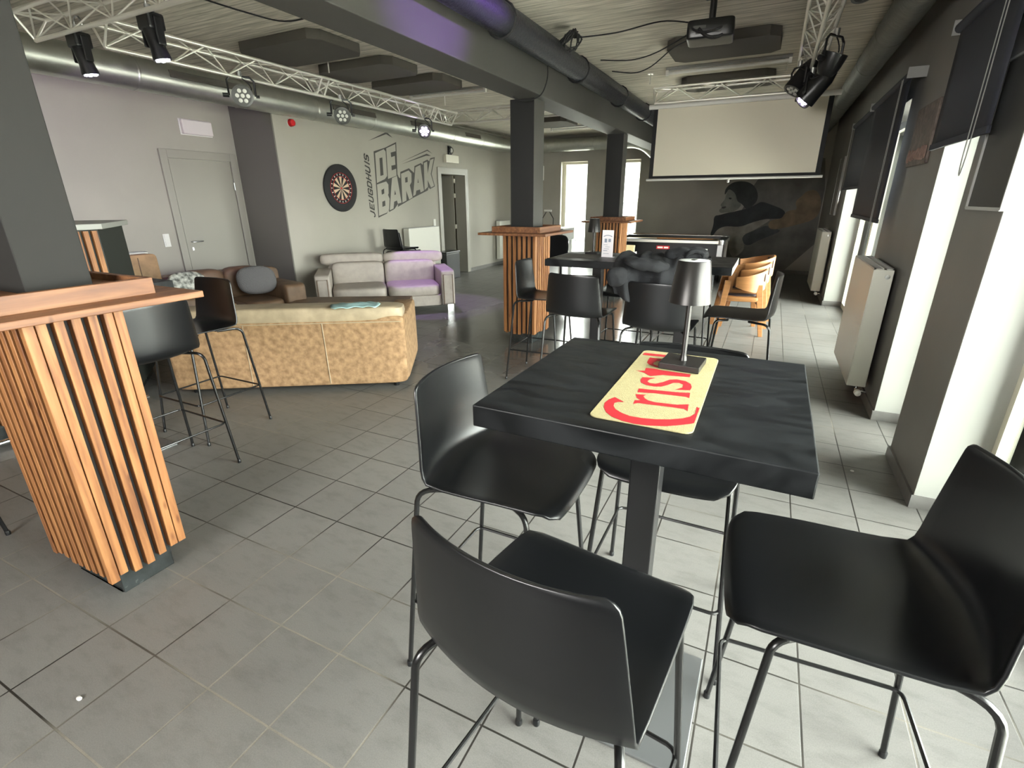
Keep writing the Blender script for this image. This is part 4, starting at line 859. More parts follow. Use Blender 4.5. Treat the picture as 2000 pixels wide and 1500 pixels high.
# strokes of the vertical word, each glyph drawn in a 1 x 1.5 cell, italic, word runs upwards
GL = {'J': [[(0.75, 1.5), (0.75, 0.3), (0.5, 0.05), (0.2, 0.05), (0.05, 0.3)]], 'E': [[(0.9, 1.42), (0.08, 1.42), (0.08, 0.08), (0.9, 0.08)], [(0.08, 0.75), (0.75, 0.75)]],
      'U': [[(0.08, 1.5), (0.08, 0.25), (0.3, 0.08), (0.65, 0.08), (0.88, 0.25), (0.88, 1.5)]], 'G': [[(0.88, 1.15), (0.88, 1.3), (0.7, 1.42), (0.25, 1.42), (0.08, 1.25), (0.08, 0.25), (0.25, 0.08), (0.88, 0.08), (0.88, 0.7), (0.5, 0.7)]],
      'D': [[(0.08, 0.08), (0.08, 1.42), (0.65, 1.42), (0.88, 1.2), (0.88, 0.3), (0.65, 0.08), (0.08, 0.08)]], 'H': [[(0.08, 0), (0.08, 1.5)], [(0.88, 0), (0.88, 1.5)], [(0.08, 0.75), (0.88, 0.75)]],
      'I': [[(0.3, 0), (0.3, 1.5)]], 'S': [[(0.88, 1.2), (0.88, 1.3), (0.7, 1.42), (0.25, 1.42), (0.08, 1.25), (0.08, 0.95), (0.25, 0.78), (0.7, 0.72), (0.88, 0.55), (0.88, 0.25), (0.7, 0.08), (0.25, 0.08), (0.08, 0.25)]]}
wd = MB(); z = 1.30; H = 0.107 / 1.5
cell = (2.285 - 1.30) / (9 * 1.0 - 0.45) / 1.0
for ch in 'JEUGDHUIS':
    for st in GL[ch]:
        for a, b in zip(st[:-1], st[1:]):
            # glyph x -> wall z (upwards), glyph y -> wall -y (towards the camera side), slanted
            def cvt(p): return (7.045 - p[1] * H * 1.0 - (z - 1.30) * 0.03, z + (p[0] * 0.80 + p[1] * 0.22 - 0.15) * cell * 0.98)
            A, B = Vector(cvt(a)), Vector(cvt(b)); d = (B - A)
            if d.length < 1e-6: continue
            d.normalize(); nrm = Vector((-d.y, d.x)) * 0.0115; e2 = d * 0.010
            q = [A - e2 - nrm, B + e2 - nrm, B + e2 + nrm, A - e2 + nrm]
            wd.add([(0.002, p.x, p.y) for p in q], [(0, 1, 2, 3)])
    z += cell * (0.55 if ch == 'I' else 1.0)
wd.build('vertical_word', M['decal_dark'], lg)

# dartboard
t = thing('dartboard', 'round dartboard in a wide black surround on the left wall', 'dartboard', (XL, 6.29, 1.735))
TX = Matrix.Rotation(math.radians(90), 4, 'Y')
MB().lathe([(0.0, 0.001), (0.335, 0.001), (0.345, 0.012), (0.345, 0.030), (0.335, 0.038), (0.228, 0.038), (0.228, 0.012)], 64, TX, caps=False).build('surround_ring', M['black_matte'], t)
MB().lathe([(0.0, 0.036), (0.225, 0.036), (0.225, 0.012)], 48, TX, caps=False).build('board', M['black_matte'], t)
sg1 = MB(); sg2 = MB()
for k in range(20):
    a0 = 2 * PI * (k - 0.5) / 20; a1 = a0 + 2 * PI / 20
    if k % 2 == 0: sg1.add([(0.0375, 0.016 * math.sin(a0), 0.016 * math.cos(a0)), (0.0375, 0.016 * math.sin(a1), 0.016 * math.cos(a1)), (0.0375, 0.17 * math.sin(a1), 0.17 * math.cos(a1)), (0.0375, 0.17 * math.sin(a0), 0.17 * math.cos(a0))], [(0, 1, 2, 3)])
    am = (a0 + a1) / 2; sg2.box(0.0365, 0.038, -0.006, 0.006, -0.012, 0.012, Matrix.Translation((0, 0.199 * math.sin(am), 0.199 * math.cos(am))) @ Matrix.Rotation(-am, 4, 'X'))
sg1.build('cream_segments', mat('cream_sisal', (0.62, 0.47, 0.33), 0.9), t); sg2.build('number_marks', M['alu'], t)
MB().tube([(0.038, 0.17 * math.sin(2 * PI * k / 40), 0.17 * math.cos(2 * PI * k / 40)) for k in range(41)], 0.003, 6, False).tube([(0.038, 0.222 * math.sin(2 * PI * k / 40), 0.222 * math.cos(2 * PI * k / 40)) for k in range(41)], 0.003, 6, False).build('wire_rings', M['red_plastic'], t)
MB().lathe([(0.016, 0.036), (0.016, 0.039), (0.0, 0.039)], 16, TX, caps=False).build('bullseye', M['red_plastic'], t)

# alarm, luminaires, switches
t = thing('fire_alarm', 'round red fire alarm sounder high on the left wall', 'alarm', (XL, 5.50, 2.555))
MB().lathe([(0.05, 0.0), (0.05, 0.02), (0.042, 0.035), (0.042, 0.06), (0.036, 0.066), (0.0, 0.066)], 24, TX, caps=False).build('sounder_body', M['red_plastic'], t)
MB().lathe([(0.052, 0.0), (0.052, 0.015)], 24, TX).build('backplate', M['white_plastic'], t)
t = thing('emergency_light', 'flat emergency luminaire above the flush door', 'light', (XJ, 4.67, 2.45), 0, 'emergency lights')
MB().box(0, 0.06, -0.20, 0.20, -0.085, 0.085).build('diffuser', M['pinkwhite'], t, 0.012)
MB().box(0, 0.012, -0.215, 0.215, -0.095, 0.095).build('backplate', M['white_plastic'], t, 0.004)
t = thing('emergency_light', 'cream emergency box above the open doorway', 'light', (XL, 9.47, 2.34), 0, 'emergency lights')
MB().box(0, 0.07, -0.24, 0.24, -0.075, 0.075).build('housing', M['frame_cream'], t, 0.01)
t = thing('wire_guard_lamp', 'small bulb in a wire guard over the emergency box', 'lamp', (XL, 9.45, 2.42))
MB().box(0, 0.03, -0.05, 0.05, 0, 0.16).build('backplate', M['black_plastic'], t, 0.004)
MB().cushion(0.055, 0, 0.08, 0.05, 0.06, 0.08, 1.0).build('bulb', M['white_plastic'], t)
g = MB()
for yy in (-0.055, 0.055): g.tube(arc((0.01, yy, 0.0), (0.13, yy, 0.08), (0.01, yy, 0.16), 8), 0.005, 6)
g.tube([(0.07, -0.055, 0.08), (0.07, 0.055, 0.08)], 0.004, 6); g.build('wire_guard', M['black_tube'], t)
def switch(loc, label, h=0.16, w=0.08):
    t = thing('light_switch', label, 'switch', loc, 0, 'wall switches')
    MB().box(0, 0.012, -w / 2, w / 2, -h / 2, h / 2).build('plate', M['white_plastic'], t, 0.004)
    MB().box(0.012, 0.017, -w / 2 + 0.015, w / 2 - 0.015, 0.008, h / 2 - 0.012).box(0.012, 0.017, -w / 2 + 0.015, w / 2 - 0.015, -h / 2 + 0.012, -0.008).build('rocker', M['white_plastic'], t, 0.002)
switch((XJ, 3.98, 1.09), 'double white switch left of the flush door')
switch((XL, 8.79, 1.13), 'white switch beside the open doorway', 0.13, 0.08)
t = thing('waste_bin', 'low black box bin beside the open doorway', 'bin', (-5.94, 8.96, 0))
MB().box(-0.13, 0.13, -0.23, 0.28, 0, 0.52).build('bin_body', M['black_plastic'], t, 0.01)
MB().box(-0.135, 0.14, -0.24, 0.29, 0.52, 0.56).build('lid', M['black_plastic'], t, 0.01)
t = thing('bottle_rack', 'low rack of pale bottle tops seen through the doorway', 'rack', (-6.75, 9.35, 0))
MB().box(-0.3, 0.3, -0.3, 0.3, 0, 0.5).build('crate', M['black_plastic'], t)
c = MB()
for i in range(5):
    for j in range(5): c.lathe([(0.022, 0.5), (0.022, 0.56), (0.0, 0.57)], 8, Matrix.Translation((-0.22 + i * 0.11, -0.22 + j * 0.11, 0)), caps=False)
c.build('bottle_tops', M['cardyellow'], t)

# ============================================================ RADIATORS
def radiator(loc, rz, length, label, h=0.90, z0=0.16, d=0.145):
    loc = (loc[0] - 0.022 * math.cos(rz), loc[1], loc[2])
    # local: wall at x=0, body to -x ; runs along y
    t = thing('radiator', label, 'radiator', loc, rz, 'white panel radiators')
    a = length / 2
    MB().box(-d, -d + 0.012, -a, a, z0, z0 + h).build('front_panel', M['rad'], t, 0.003)
    MB().box(-0.03, -0.018, -a, a, z0, z0 + h - 0.01).build('rear_panel', M['rad'], t, 0.003)
    MB().box(-d + 0.004, -0.02, -a - 0.004, -a + 0.006, z0, z0 + h).box(-d + 0.004, -0.02, a - 0.006, a + 0.004, z0, z0 + h).build('side_panel', M['rad'], t, 0.003)
    g = MB(); g.box(-d + 0.002, -0.018, -a, -a + 0.01, z0 + h - 0.002, z0 + h + 0.008).box(-d + 0.002, -0.018, a - 0.01, a, z0 + h - 0.002, z0 + h + 0.008).box(-d + 0.002, -d + 0.014, -a, a, z0 + h - 0.002, z0 + h + 0.008).box(-0.03, -0.018, -a, a, z0 + h - 0.002, z0 + h + 0.008).box(-d / 2 - 0.01, -d / 2 + 0.004, -a, a, z0 + h - 0.002, z0 + h + 0.008)
    k = -a + 0.02
    while k < a - 0.01: g.box(-d + 0.01, -0.02, k, k + 0.006, z0 + h - 0.004, z0 + h + 0.005); k += 0.02
    g.build('top_grille', M['rad_grille'], t)
    f = MB(); 
    for k2 in range(int(length / 0.04)): f.box(-d + 0.012, -0.03, -a + 0.02 + k2 * 0.04, -a + 0.022 + k2 * 0.04, z0 + 0.02, z0 + h - 0.02)
    f.build('convector_fins', M['rad_grille'], t)
    v = MB(); v.tube([(-d / 2, -a - 0.002, z0 - 0.03), (-d / 2, -a - 0.04, z0 - 0.03)], 0.016, 12); v.tube([(-d / 2, -a + 0.02, z0), (-d / 2, -a + 0.02, z0 - 0.05)], 0.01, 8).tube([(-d / 2, -a + 0.02, z0 - 0.045), (-0.005, -a + 0.02, z0 - 0.045)], 0.008, 8)
    v.build('valve', M['chrome'], t)
    MB().lathe([(0.020, 0), (0.024, 0.015), (0.022, 0.05), (0.0, 0.054)], 16, dirT((-d / 2, -a - 0.04, z0 - 0.03), (0, -1, 0)), caps=False).build('valve_knob', M['white_plastic'], t)
    MB().lathe([(0.016, 0), (0.016, 0.006), (0.0, 0.008)], 14, dirT((-d / 2 + 0.02, -a - 0.004, z0 + h - 0.05), (0, -1, 0)), caps=False).build('bleed_plug', M['steel'], t)
    for s in (-0.6, 0.6): MB().box(-0.02, 0.01, a * s - 0.02, a * s + 0.02, z0 + 0.1, z0 + h - 0.1).build('wall_bracket', M['rad'], t)
    return t
radiator((XR, 5.00, 0), 0, 1.00, 'white panel radiator on the window wall nearest the camera')
radiator((XR, 9.82, 0), 0, 1.05, 'white panel radiator in the far corner by the mural')
radiator((XL, 8.22, 0), PI, 0.98, 'white panel radiator behind the stools on the lettered wall')
radiator((XL, 11.65, 0), PI, 0.55, 'white panel radiator behind the middle slatted column', d=0.12)
radiator((XJ, 3.28, 0), PI, 0.7, 'white panel radiator behind the tan armchair, only its top in view', h=0.82)

# ============================================================ BLINDS on the window wall
def blind(x, y0, y1, z0, z1, label, chain_y, bow=0.0):
    t = thing('roller_blind', label, 'blind', (x, (y0 + y1) / 2, 0), 0, 'dark roller blinds')
    h = (y1 - y0) / 2; n = 10
    vs = []; fs = []
    for j in range(2):
        for i in range(n + 1):
            u = i / n; yy = -h + 2 * h * u; vs.append((bow * math.sin(PI * u), yy, (z1, z0)[j]))
    for i in range(n): fs.append((i, i + 1, n + 2 + i, n + 1 + i))
    o = MB().add(vs, fs, True).build('blind_fabric', M['blind'], t); md = o.modifiers.new('s', 'SOLIDIFY'); md.thickness = 0.002
    MB().box(-0.008, 0.008, -h, h, z0 - 0.012, z0 + 0.02).build('hem_bar', M['blind'], t, 0.002)
    MB().tube([(0, -h - 0.02, z1 + 0.015), (0, h + 0.02, z1 + 0.015)], 0.028, 14).build('roller', M['blind'], t)
    MB().box(-0.035, XR - x, -h - 0.03, -h - 0.02, z1 - 0.02, z1 + 0.055).box(-0.035, XR - x, h + 0.02, h + 0.03, z1 - 0.02, z1 + 0.055).build('bracket', M['slate'], t)
    ch = MB(); cy = chain_y - (y0 + y1) / 2
    ch.tube([(-0.03, cy, z1)] + [(-0.03, cy + 0.0, z1 - 0.2), (-0.028, cy + 0.004, z0 + 0.2)] + arc((-0.03, cy, z0 - 0.1), (-0.03, cy + 0.03, z0 - 0.26), (-0.03, cy + 0.05, z0 - 0.1), 6) + [(-0.03, cy + 0.045, z1)], 0.0025, 5)
    ch.build('bead_chain', M['slate'], t)
    return t
blind(0.82, 7.06, 8.72, 1.66, 2.43, 'dark roller blind, farthest and shortest on the window wall', 8.66)
blind(0.80, 5.32, 7.04, 1.36, 2.43, 'dark roller blind hanging lowest, above the near radiator', 5.45)
blind(0.80, 3.14, 4.12, 1.83, 2.44, 'dark roller blind over the narrow window by the bronze plaque', 3.24)
# grey panel on the near pier
t = thing('wall_panel', 'grey framed board on the pier beside the nearest window', 'panel', (XR, 3.16, 1.82))
MB().box(-0.022, 0, -0.225, 0.225, -0.31, 0.31).build('board', M['wall_mid'], t, 0.002)
MB().box(-0.030, 0, -0.235, -0.225, -0.32, 0.32).box(-0.030, 0, 0.225, 0.235, -0.32, 0.32).box(-0.03, 0, -0.225, 0.225, -0.325, -0.31).box(-0.03, 0, -0.225, 0.225, 0.31, 0.32).build('edge_frame', M['rad_grille'], t)
t = thing('wall_plaque', 'weathered metal plaque with raised pinkish edge between the blinds', 'plaque', (XR, 4.86, 1.98))
MB().box(-0.02, 0, -0.30, 0.30, -0.21, 0.19).build('plate', M['plaque'], t, 0.006)
l = MB(); rnd = random.Random(5)
for k in range(10): l.cushion(-0.024, -0.25 + 0.055 * k, -0.14 + 0.008 * rnd.random(), 0.016, 0.045, 0.05 + 0.05 * rnd.random(), 0.6, 12, 6)
l.build('raised_relief', M['plaque_hi'], t)
t = thing('wall_frame', 'narrow dark picture frame near the far corner of the window wall', 'frame', (XR, 10.1, 1.72))
MB().box(-0.02, 0, -0.30, 0.30, -0.42, 0.42).build('picture_panel', M['wall_dark'], t)
MB().box(-0.028, 0, -0.31, -0.30, -0.43, 0.43).box(-0.028, 0, 0.30, 0.31, -0.43, 0.43).build('edge_strip', M['slate'], t)

# ============================================================ DUCTS
def duct(name, pts, r, label, material, ribs=True, slots=(), seg=24):
    t = thing(name, label, 'duct')
    b = MB(); b.tube(pts, r, seg); b.build('duct_shell', material, t)
    rb = MB(); P = [Vector(p) for p in pts]
    acc = 0
    for a, c in zip(P[:-1], P[1:]):
        L = (c - a).length; k = 0.0; d = (c - a).normalized()
        if L < 0.35: continue
        while k < L:
            p = a + d * k; rb.tube([p - d * 0.012, p - d * 0.006, p + d * 0.006, p + d * 0.012], [r + 0.001, r + 0.005, r + 0.005, r + 0.001], seg, False); k += 1.15
    if ribs: rb.build('joint_collar', material, t)
    for (y, L, ang) in slots:
        s = MB(); s.box(-0.035, 0.035, y - L / 2, y + L / 2, r - 0.004, r + 0.006)
        T = Matrix.Translation((pts[0][0], 0, pts[0][2])) @ Matrix.Rotation(ang, 4, 'Y')
        for q in range(len(s.v)): s.v[q] = tuple(T @ Vector(s.v[q]))
        s.build('air_grille', M['panel_dark'], t)
    return t
duct('ventilation_duct', [(-5.92, -2.3, 2.755), (-5.92, 10.9, 2.755)] + [tuple(p) for p in arc((-5.92, 11.3, 2.755), (-5.92, 12.36, 2.755), (-5.1, 12.36, 2.775), 8)] + [(-3.35, 12.36, 2.78)] + [tuple(p) for p in arc((-3.1, 12.36, 2.78), (-2.75, 12.3, 2.76), (-2.5, 12.1, 2.5), 6)] + [(-2.0, 12.0, 2.40), (-1.2, 12.0, 2.40)], 0.15,
     'shiny galvanised duct along the left and far walls', M['duct'], slots=((4.2, 0.9, math.radians(75)), (6.45, 0.9, math.radians(75)), (8.1, 0.6, math.radians(75)), (9.9, 0.6, math.radians(75))))
duct('flexible_duct', [(0.665, -2.3, 2.845), (0.665, 12.5, 2.845)], 0.12, 'ribbed grey flexible duct above the window wall', mat('flex_duct_grey', (0.20, 0.205, 0.19), 0.5, metal=0.5, var=0.2, vscale=14, vstretch=(1, 5, 1), bump=0.4, bscale=20))
duct('black_duct', [(-2.00, -2.3, 2.80), (-2.00, 12.4, 2.80)], 0.107, 'black fabric duct slung beside the ceiling beam', mat('black_mesh_fabric', (0.014, 0.015, 0.02), 0.42, rvar=0.1, vscale=60, bump=0.3, bscale=80), ribs=False)
for i, y in enumerate((3.9, 5.6, 7.2, 8.6)):
    o = MB().tube([(-2.01 + 0.118 * math.cos(a), y, 2.80 + 0.118 * math.sin(a)) for a in [2 * PI * k / 16 for k in range(17)]], 0.010, 6, False).build('duct_strap', M['black_matte'])
    tag(o, ('black strap round the fabric duct nearest the camera', 'black strap round the fabric duct, second from the camera', 'black strap round the fabric duct, third from the camera', 'black strap round the fabric duct, farthest')[i], 'strap', 'duct straps')

# ============================================================ TRUSSES
def truss(p0, p1, label, w=0.20, h=0.15, r=0.014, step=0.235):
    # three-chord truss, single chord below
    p0, p1 = Vector(p0), Vector(p1); d = (p1 - p0); L = d.length; d.normalize(); sd = Vector((0, 0, 1)).cross(d).normalized(); up = Vector((0, 0, 1))
    t = thing('lighting_truss', label, 'truss', (0, 0, 0), 0, 'aluminium lighting trusses')
    cs = [Vector((0, 0, 0)), sd * (-w / 2) + up * h, sd * (w / 2) + up * h]
    for c in cs: MB().tube([p0 + c, p1 + c], r, 10).build('chord', M['alu'], t)
    br = MB(); n = max(2, int(L / step)); s = L / n
    for (a, b) in ((0, 1), (0, 2), (1, 2)):
        for k in range(n):
            A = p0 + d * (s * k) + (cs[a] if k % 2 == 0 else cs[b]); B = p0 + d * (s * (k + 1)) + (cs[b] if k % 2 == 0 else cs[a]); br.tube([A, B], 0.006, 6)
    ends = [0.0, L]; k = 2.0
    while k < L - 0.5: ends += [k - 0.05, k + 0.05]; k += 2.0
    for e in ends:
        q = p0 + d * e
        for (a, b) in ((0, 1), (0, 2), (1, 2)): br.tube([q + cs[a], q + cs[b]], 0.009, 6)
    br.build('lattice', M['alu'], t)
    return t
truss((-4.42, 2.44, 2.585), (-4.42, 6.95, 2.585), 'aluminium truss running along the left duct')
truss((-4.56, 7.06, 2.62), (-2.62, 7.06, 2.62), 'aluminium truss crossing left of the ceiling beam')
truss((-1.52, 7.08, 2.66), (0.22, 7.08, 2.66), 'aluminium truss above the projection screen')
truss((0.11, 1.9, 2.60), (0.11, 6.93, 2.60), 'aluminium truss above the nearest table')
truss((-5.0, 2.30, 2.66), (-3.0, 2.30, 2.66), 'aluminium truss across the top left corner')
hk = MB()
def hanger(x, y, z0, label, side=0.0):
    o = MB().tube([(x, y, z0), (x, y, ZC)], 0.007, 6).box(x - 0.03, x + 0.03, y - 0.03, y + 0.03, ZC - 0.012, ZC - 0.001).build('truss_hanger', M['alu']); tag(o, label, 'hanger', 'truss hangers')
hanger(-4.42, 4.6, 2.82, 'thin rod carrying the left truss, nearest the camera')
hanger(-4.42, 6.8, 2.82, 'thin rod carrying the left truss at its far corner')
hanger(-0.1, 7.1, 2.88, 'thin rod carrying the truss over the screen, right one')
hanger(-1.6, 7.1, 2.88, 'thin rod carrying the truss over the screen, left one')

# ============================================================ STAGE LAMPS
def par(loc, d, label, lit=None, body='short', r=0.088, face=None, hang=0.15):
    # loc: lamp centre; d: aiming direction
    t = thing('stage_lamp', label, 'lamp', loc, 0, 'stage lamps on the trusses')
    T = dirT((0, 0, 0), d)
    dep = 0.10 if body == 'short' else 0.22
    MB().lathe([(0.0, -dep), (r * 0.55, -dep), (r * 0.82, -dep * 0.7), (r * 0.92, -0.03), (r, 0.03), (r, 0.045)], 28, T, caps=False).build('lamp_housing', M['black_metal'] , t)
    MB().lathe([(r, 0.045), (r * 0.80, 0.047), (r * 0.80, 0.038), (0.0, 0.038)], 28, T, caps=False).build('front_ring', face or M['lamp_face'], t)
    ld = MB()
    for k in range(7):
        a = 2 * PI * k / 6; rr = 0 if k == 6 else r * 0.50
        ld.lathe([(r * 0.19, 0.039), (r * 0.19, 0.046), (0.0, 0.050)], 12, T @ Matrix.Translation((rr * math.cos(a), rr * math.sin(a), 0)), caps=False)
    ld.build('led_lenses', lit or M['led_off'], t)
    y = MB(); h = r + 0.02
    s = Vector((0, 0, 1)).cross(Vector(d)); s = s.normalized() if s.length > 0.1 else Vector((1, 0, 0))
    A = -s * h; B = s * h; tp = Vector((0, 0, hang))
    y.tube([A, A + tp * 0.8, -s * h * 0.7 + tp, s * h * 0.7 + tp, B + tp * 0.8, B], 0.009, 6)
    y.build('yoke', M['black_metal'], t)
    MB().tube([A - s * 0.0, A - s * 0.05], 0.018, 10).tube([B, B + s * 0.03], 0.012, 10).build('side_knob', M['black_plastic'], t)
    MB().tube([tp, tp + Vector((0, 0, 0.045))], 0.02, 10).build('clamp', M['steel'], t)
    MB().tube(arc(tp, tp + s * 0.16 + Vector((0, 0, -0.10)), Vector(d).normalized() * -dep, 8), 0.005, 6).build('lamp_cable', M['black_matte'], t)
    return t
def head(loc, d, label, lit):
    # moving head: yoke arm box above and a long lens barrel
    t = thing('moving_head_lamp', label, 'lamp', loc, 0, 'black moving head lamps')
    T = Matrix.Scale(0.66, 4) @ dirT((0, 0, 0), d); Q = Matrix.Scale(0.66, 4)
    MB().lathe([(0.06, -0.10), (0.075, -0.06), (0.072, 0.10), (0.085, 0.18), (0.085, 0.20)], 24, T).build('lens_barrel', M['black_metal'], t)
    ld = MB()
    for k in range(7):
        a = 2 * PI * k / 6; rr = 0 if k == 6 else 0.05
        ld.lathe([(0.020, 0.201), (0.020, 0.206), (0.0, 0.212)], 12, T @ Matrix.Translation((rr * math.cos(a), rr * math.sin(a), 0)), caps=False)
    ld.build('led_lenses', lit, t)
    MB().box(-0.10, 0.10, -0.085, 0.085, 0.05, 0.20, Q).build('motor_box', M['black_metal'], t, 0.015)
    MB().box(-0.125, -0.102, -0.04, 0.04, -0.08, 0.16, Q).box(0.102, 0.125, -0.04, 0.04, -0.08, 0.16, Q).build('yoke_arm', M['black_metal'], t, 0.006)
    MB().tube([(0, 0, 0.13), (0, 0, 0.18)], 0.02, 10).tube([(0.05 * math.cos(a), 0.02, 0.19 + 0.05 * math.sin(a)) for a in [2 * PI * k / 12 for k in range(13)]], 0.006, 6).build('clamp', M['steel'], t)
    return t
head((-4.72, 2.44, 2.575), (0.05, 0.15, -1), 'black moving head lamp with white leds, left of the pair', M['led_white'])
head((-3.84, 2.44, 2.575), (0.10, 0.15, -1), 'black moving head lamp with white leds, right of the pair', M['led_white'])
M['lamp_ring'] = mat('grey_lamp_ring', (0.055, 0.055, 0.05), 0.4)
par((-4.42, 3.50, 2.44), (0.78, -0.62, -0.12), 'round grey stage lamp facing the camera, nearest on the left truss', face=M['lamp_ring'])
par((-4.42, 4.72, 2.44), (0.75, -0.62, -0.35), 'round stage lamp facing the camera, middle of the left truss', face=M['lamp_ring'])
par((-4.42, 6.25, 2.44), (0.66, -0.72, -0.30), 'round stage lamp with lit violet leds near the wall lettering', lit=M['led_violet'])
par((0.02, 5.60, 2.47), (-0.45, -0.25, -0.8), 'black stage lamp under the right truss, leftmost of its cluster', body='long', lit=M['led_off'])
par((0.22, 4.85, 2.50), (0.3, -0.2, 0.9), 'black stage lamp under the right truss, turned upwards', face=M['lamp_ring'])
par((0.12, 5.35, 2.36), (-0.6, 0.2, -0.7), 'black stage lamp in the middle of the right truss cluster', body='long')
par((0.12, 6.20, 2.47), (-0.62, -0.35, -0.55), 'black stage lamp with lit violet leds in front of the screen corner', lit=M['led_violet'])
par((0.26, 3.75, 2.62), (0.2, -0.3, -0.7), 'black stage lamp above the window wall at the top edge', r=0.07)

# projector
t = thing('projector', 'black ceiling projector with a cable bundle over the middle of the room', 'projector', (-0.64, 4.78, 2.76), math.radians(4))
MB().cushion(0, 0, 0, 0.34, 0.27, 0.13, 0.18, 32, 12).build('projector_body', M['black_plastic'], t)
MB().lathe([(0.045, 0), (0.045, 0.03), (0.035, 0.035), (0.0, 0.030)], 20, dirT((0.07, 0.13, 0.0), (0, 1, 0)), caps=False).build('lens', M['lamp_black'], t)
MB().tube([(0, 0, 0.06), (0, 0, 0.235)], 0.025, 12).box(-0.06, 0.06, -0.06, 0.06, 0.225, 0.238).box(-0.10, 0.10, -0.07, 0.07, 0.060, 0.075).build('ceiling_mount', M['black_metal'], t)
MB().box(-0.12, -0.03, -0.136, -0.133, 0.0, 0.02).box(-0.10, 0.08, -0.137, -0.134, -0.035, -0.022).build('label_strip', M['lamp_face'], t)
MB().tube(arc((-0.08, -0.13, 0.0), (0.02, -0.2, -0.13), (0.12, -0.10, -0.03), 8), 0.012, 8).tube(arc((-0.14, -0.12, 0.02), (-0.05, -0.2, -0.09), (0.15, -0.1, 0.03), 8), 0.008, 8).build('cable_bundle', M['black_matte'], t)

# acoustic panels on the ceiling: (x0,x1,y0,y1)
def chamfer(x0, x1, y0, y1, c=0.09): return [(x0 + c, y0), (x1 - c, y0), (x1, y0 + c), (x1, y1 - c), (x1 - c, y1), (x0 + c, y1), (x0, y1 - c), (x0, y0 + c)]
pl = [((-4.95, -3.88, 3.90, 4.58), 'dark acoustic ceiling panel, nearest of three by the left truss'), ((-4.95, -3.88, 4.90, 5.52), 'dark acoustic ceiling panel, middle of three by the left truss'), ((-4.95, -3.84, 5.80, 6.42), 'dark acoustic ceiling panel, third by the left truss, next to the tube light'),
      ((-1.17, -0.17, 5.72, 6.38), 'dark acoustic ceiling panel behind the projector'), ((-1.30, -0.22, 7.45, 8.10), 'dark acoustic ceiling panel above the projection screen'), ((-4.60, -3.70, 9.7, 10.5), 'dark acoustic ceiling panel near the far windows')]
for (b, lb) in pl:
    o = MB().prism(chamfer(*b), ZC - 0.085, ZC - 0.002).build('acoustic_panel', M['panel_dark'], None, 0.004); tag(o, lb, 'panel', 'acoustic ceiling panels')
# tube lights
def tubelight(x0, x1, y, label):
    t = thing('tube_light', label, 'light', ((x0 + x1) / 2, y, ZC - 0.03), 0, 'unlit ceiling tube lights')
    h = (x1 - x0) / 2
    MB().box(-h, h, -0.03, 0.03, 0.0, 0.028).build('housing', M['slate'], t, 0.003)
    MB().tube([(-h + 0.03, 0, -0.028), (h - 0.03, 0, -0.028)], 0.017, 12).build('tube', M['white_plastic'], t)
    MB().box(-h, -h + 0.03, -0.022, 0.022, -0.05, 0.0).box(h - 0.03, h, -0.022, 0.022, -0.05, 0.0).build('end_holder', M['white_plastic'], t)
tubelight(-1.38, -0.06, 6.92, 'unlit tube light behind the projector, right half of the ceiling')
tubelight(-4.98, -3.72, 6.75, 'unlit tube light beside the third acoustic panel')
tubelight(-4.5, -3.6, 11.0, 'unlit tube light near the far windows')

# cables
def cable(pts, label, r=0.006, name='ceiling_cable'):
    P = [Vector(p) for p in pts]; o2 = []
    for i in range(len(P) - 1):
        a, b = P[i], P[i + 1]; pa = P[max(0, i - 1)]; pb = P[min(len(P) - 1, i + 2)]
        for k in range(6):
            t = k / 6; t2 = t * t; t3 = t2 * t
            o2.append(0.5 * ((2 * a) + (b - pa) * t + (2 * pa - 5 * a + 4 * b - pb) * t2 + (3 * a - pa - 3 * b + pb) * t3))
    o2.append(P[-1])
    o = MB().tube(o2, r, 6).build(name, M['black_matte']); tag(o, label, 'cable', 'loose ceiling cables')
cable([(-4.05, 2.9, 2.97), (-3.90, 3.25, 2.93), (-3.72, 3.45, 2.90), (-3.4, 3.5, 2.92), (-2.9, 3.5, 2.97), (-2.5, 3.55, 2.99)], 'black cable sagging below the ceiling at the top left')
cable([(-1.86, 5.05, 2.93), (-1.5, 5.15, 2.95), (-1.1, 5.1, 2.97), (-0.80, 4.85, 2.86)], 'thin black cable from the strap tangle to the projector')
cable([(-1.90, 6.45, 2.93), (-1.65, 6.5, 2.90), (-1.4, 6.2, 2.88), (-1.1, 5.7, 2.90), (-0.82, 4.9, 2.76)], 'black cable drooping from the fabric duct to the projector')
cable([(-1.90, 6.0, 2.95), (-1.6, 6.1, 2.94), (-1.3, 5.9, 2.93), (-0.85, 5.0, 2.82)], 'second thin cable beside the drooping one')
rnd = random.Random(11); tg = MB()
for q in range(7):
    P = [(-1.88 + 0.09 * math.cos(a + q) + 0.02 * rnd.random(), 4.92 + 0.10 * math.sin(a) + 0.03 * rnd.random(), 2.88 + 0.06 * math.sin(a * 1.3 + q)) for a in [2 * PI * k / 12 for k in range(13)]]
    tg.tube(P, 0.007, 6)
o = tg.build('cable_tangle', M['black_matte']); tag(o, 'tangled loop of black cable on the fabric duct', 'cable')
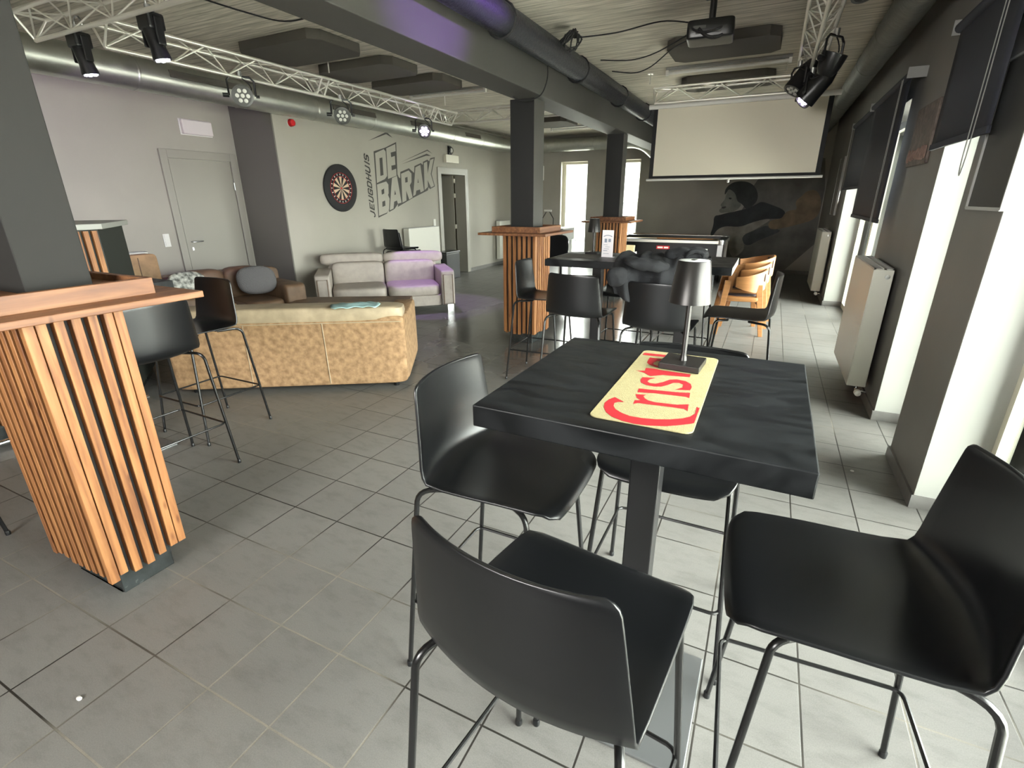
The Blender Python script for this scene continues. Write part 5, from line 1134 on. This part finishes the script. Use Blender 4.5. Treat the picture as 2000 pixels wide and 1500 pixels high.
cable([(-2.53, 4.9, 2.60), (-2.40, 5.02, 2.47), (-2.20, 5.05, 2.49), (-2.10, 5.0, 2.60), (-2.05, 4.9, 2.70)], 'black cable looped over the head of the middle column')
t = thing('cable_conduit', 'dark vertical conduit with a white switch end beside the middle column', 'conduit', (-3.86, 9.0, 0))
MB().box(-0.02, 0.02, -0.02, 0.02, 1.88, ZC).build('conduit', M['black_matte'], t)
MB().box(0.02, 0.045, -0.02, 0.02, 1.88, 2.12).build('white_end', M['white_plastic'], t)
for i, (x, y) in enumerate(((-1.38, 5.6), (-0.95, 5.05))):
    pass

# crumbs on the floor
for (x, y, lb) in ((-1.83, 0.43, 'small white scrap of paper on the floor at the lower left'), (0.66, 3.28, 'small white scrap of paper on the floor by the right piers')):
    o = MB().cushion(x, y, 0.005, 0.022, 0.014, 0.010, 0.8, 10, 6).build('paper_scrap', M['white_plastic']); tag(o, lb, 'scrap', 'paper scraps on the floor')

# ============================================================ OUTSIDE
struct('ground_outside', MB().box(-30, 30, YF + 0.35, 45, -0.15, -0.05).box(1.25, 30, -20, YF + 0.35, -0.15, -0.05).box(-30, 1.25, -20, YB - 0.3, -0.15, -0.05), M['concrete'], 'pale paving outside the windows', 'ground')
t = thing('picket_fence', 'pale upright fence seen through the far windows', 'fence', (-5, 17.5, 0))
f = MB(); x = -6.0
while x < 8: f.box(x, x + 0.045, 0, 0.045, -0.05, 1.55); x += 0.165
f.build('picket_panel', M['fence_white'], t)
MB().box(-6, 8, 0.045, 0.08, 1.40, 1.45).box(-6, 8, 0.045, 0.08, 0.15, 0.2).build('rail', M['fence_white'], t)
t = thing('neighbour_house', 'pale house with window strips beyond the far fence', 'house', (-8, 27, 0))
MB().box(-9, 9, 0, 6, -0.05, 3.3).build('house_wall', M['house'], t)
MB().prism([(-9.4, 3.3), (9.4, 3.3), (8.6, 4.3), (-8.6, 4.3)], -0.3, 6.3, Matrix.Rotation(PI / 2, 4, 'X') @ Matrix.Scale(-1, 4, (0, 0, 1))).build('roof', M['slate'], t)
for k in range(6): MB().box(-7.5 + k * 2.4, -6.9 + k * 2.4, -0.02, 0.0, 1.6, 2.6).build('window', M['slate'], t)
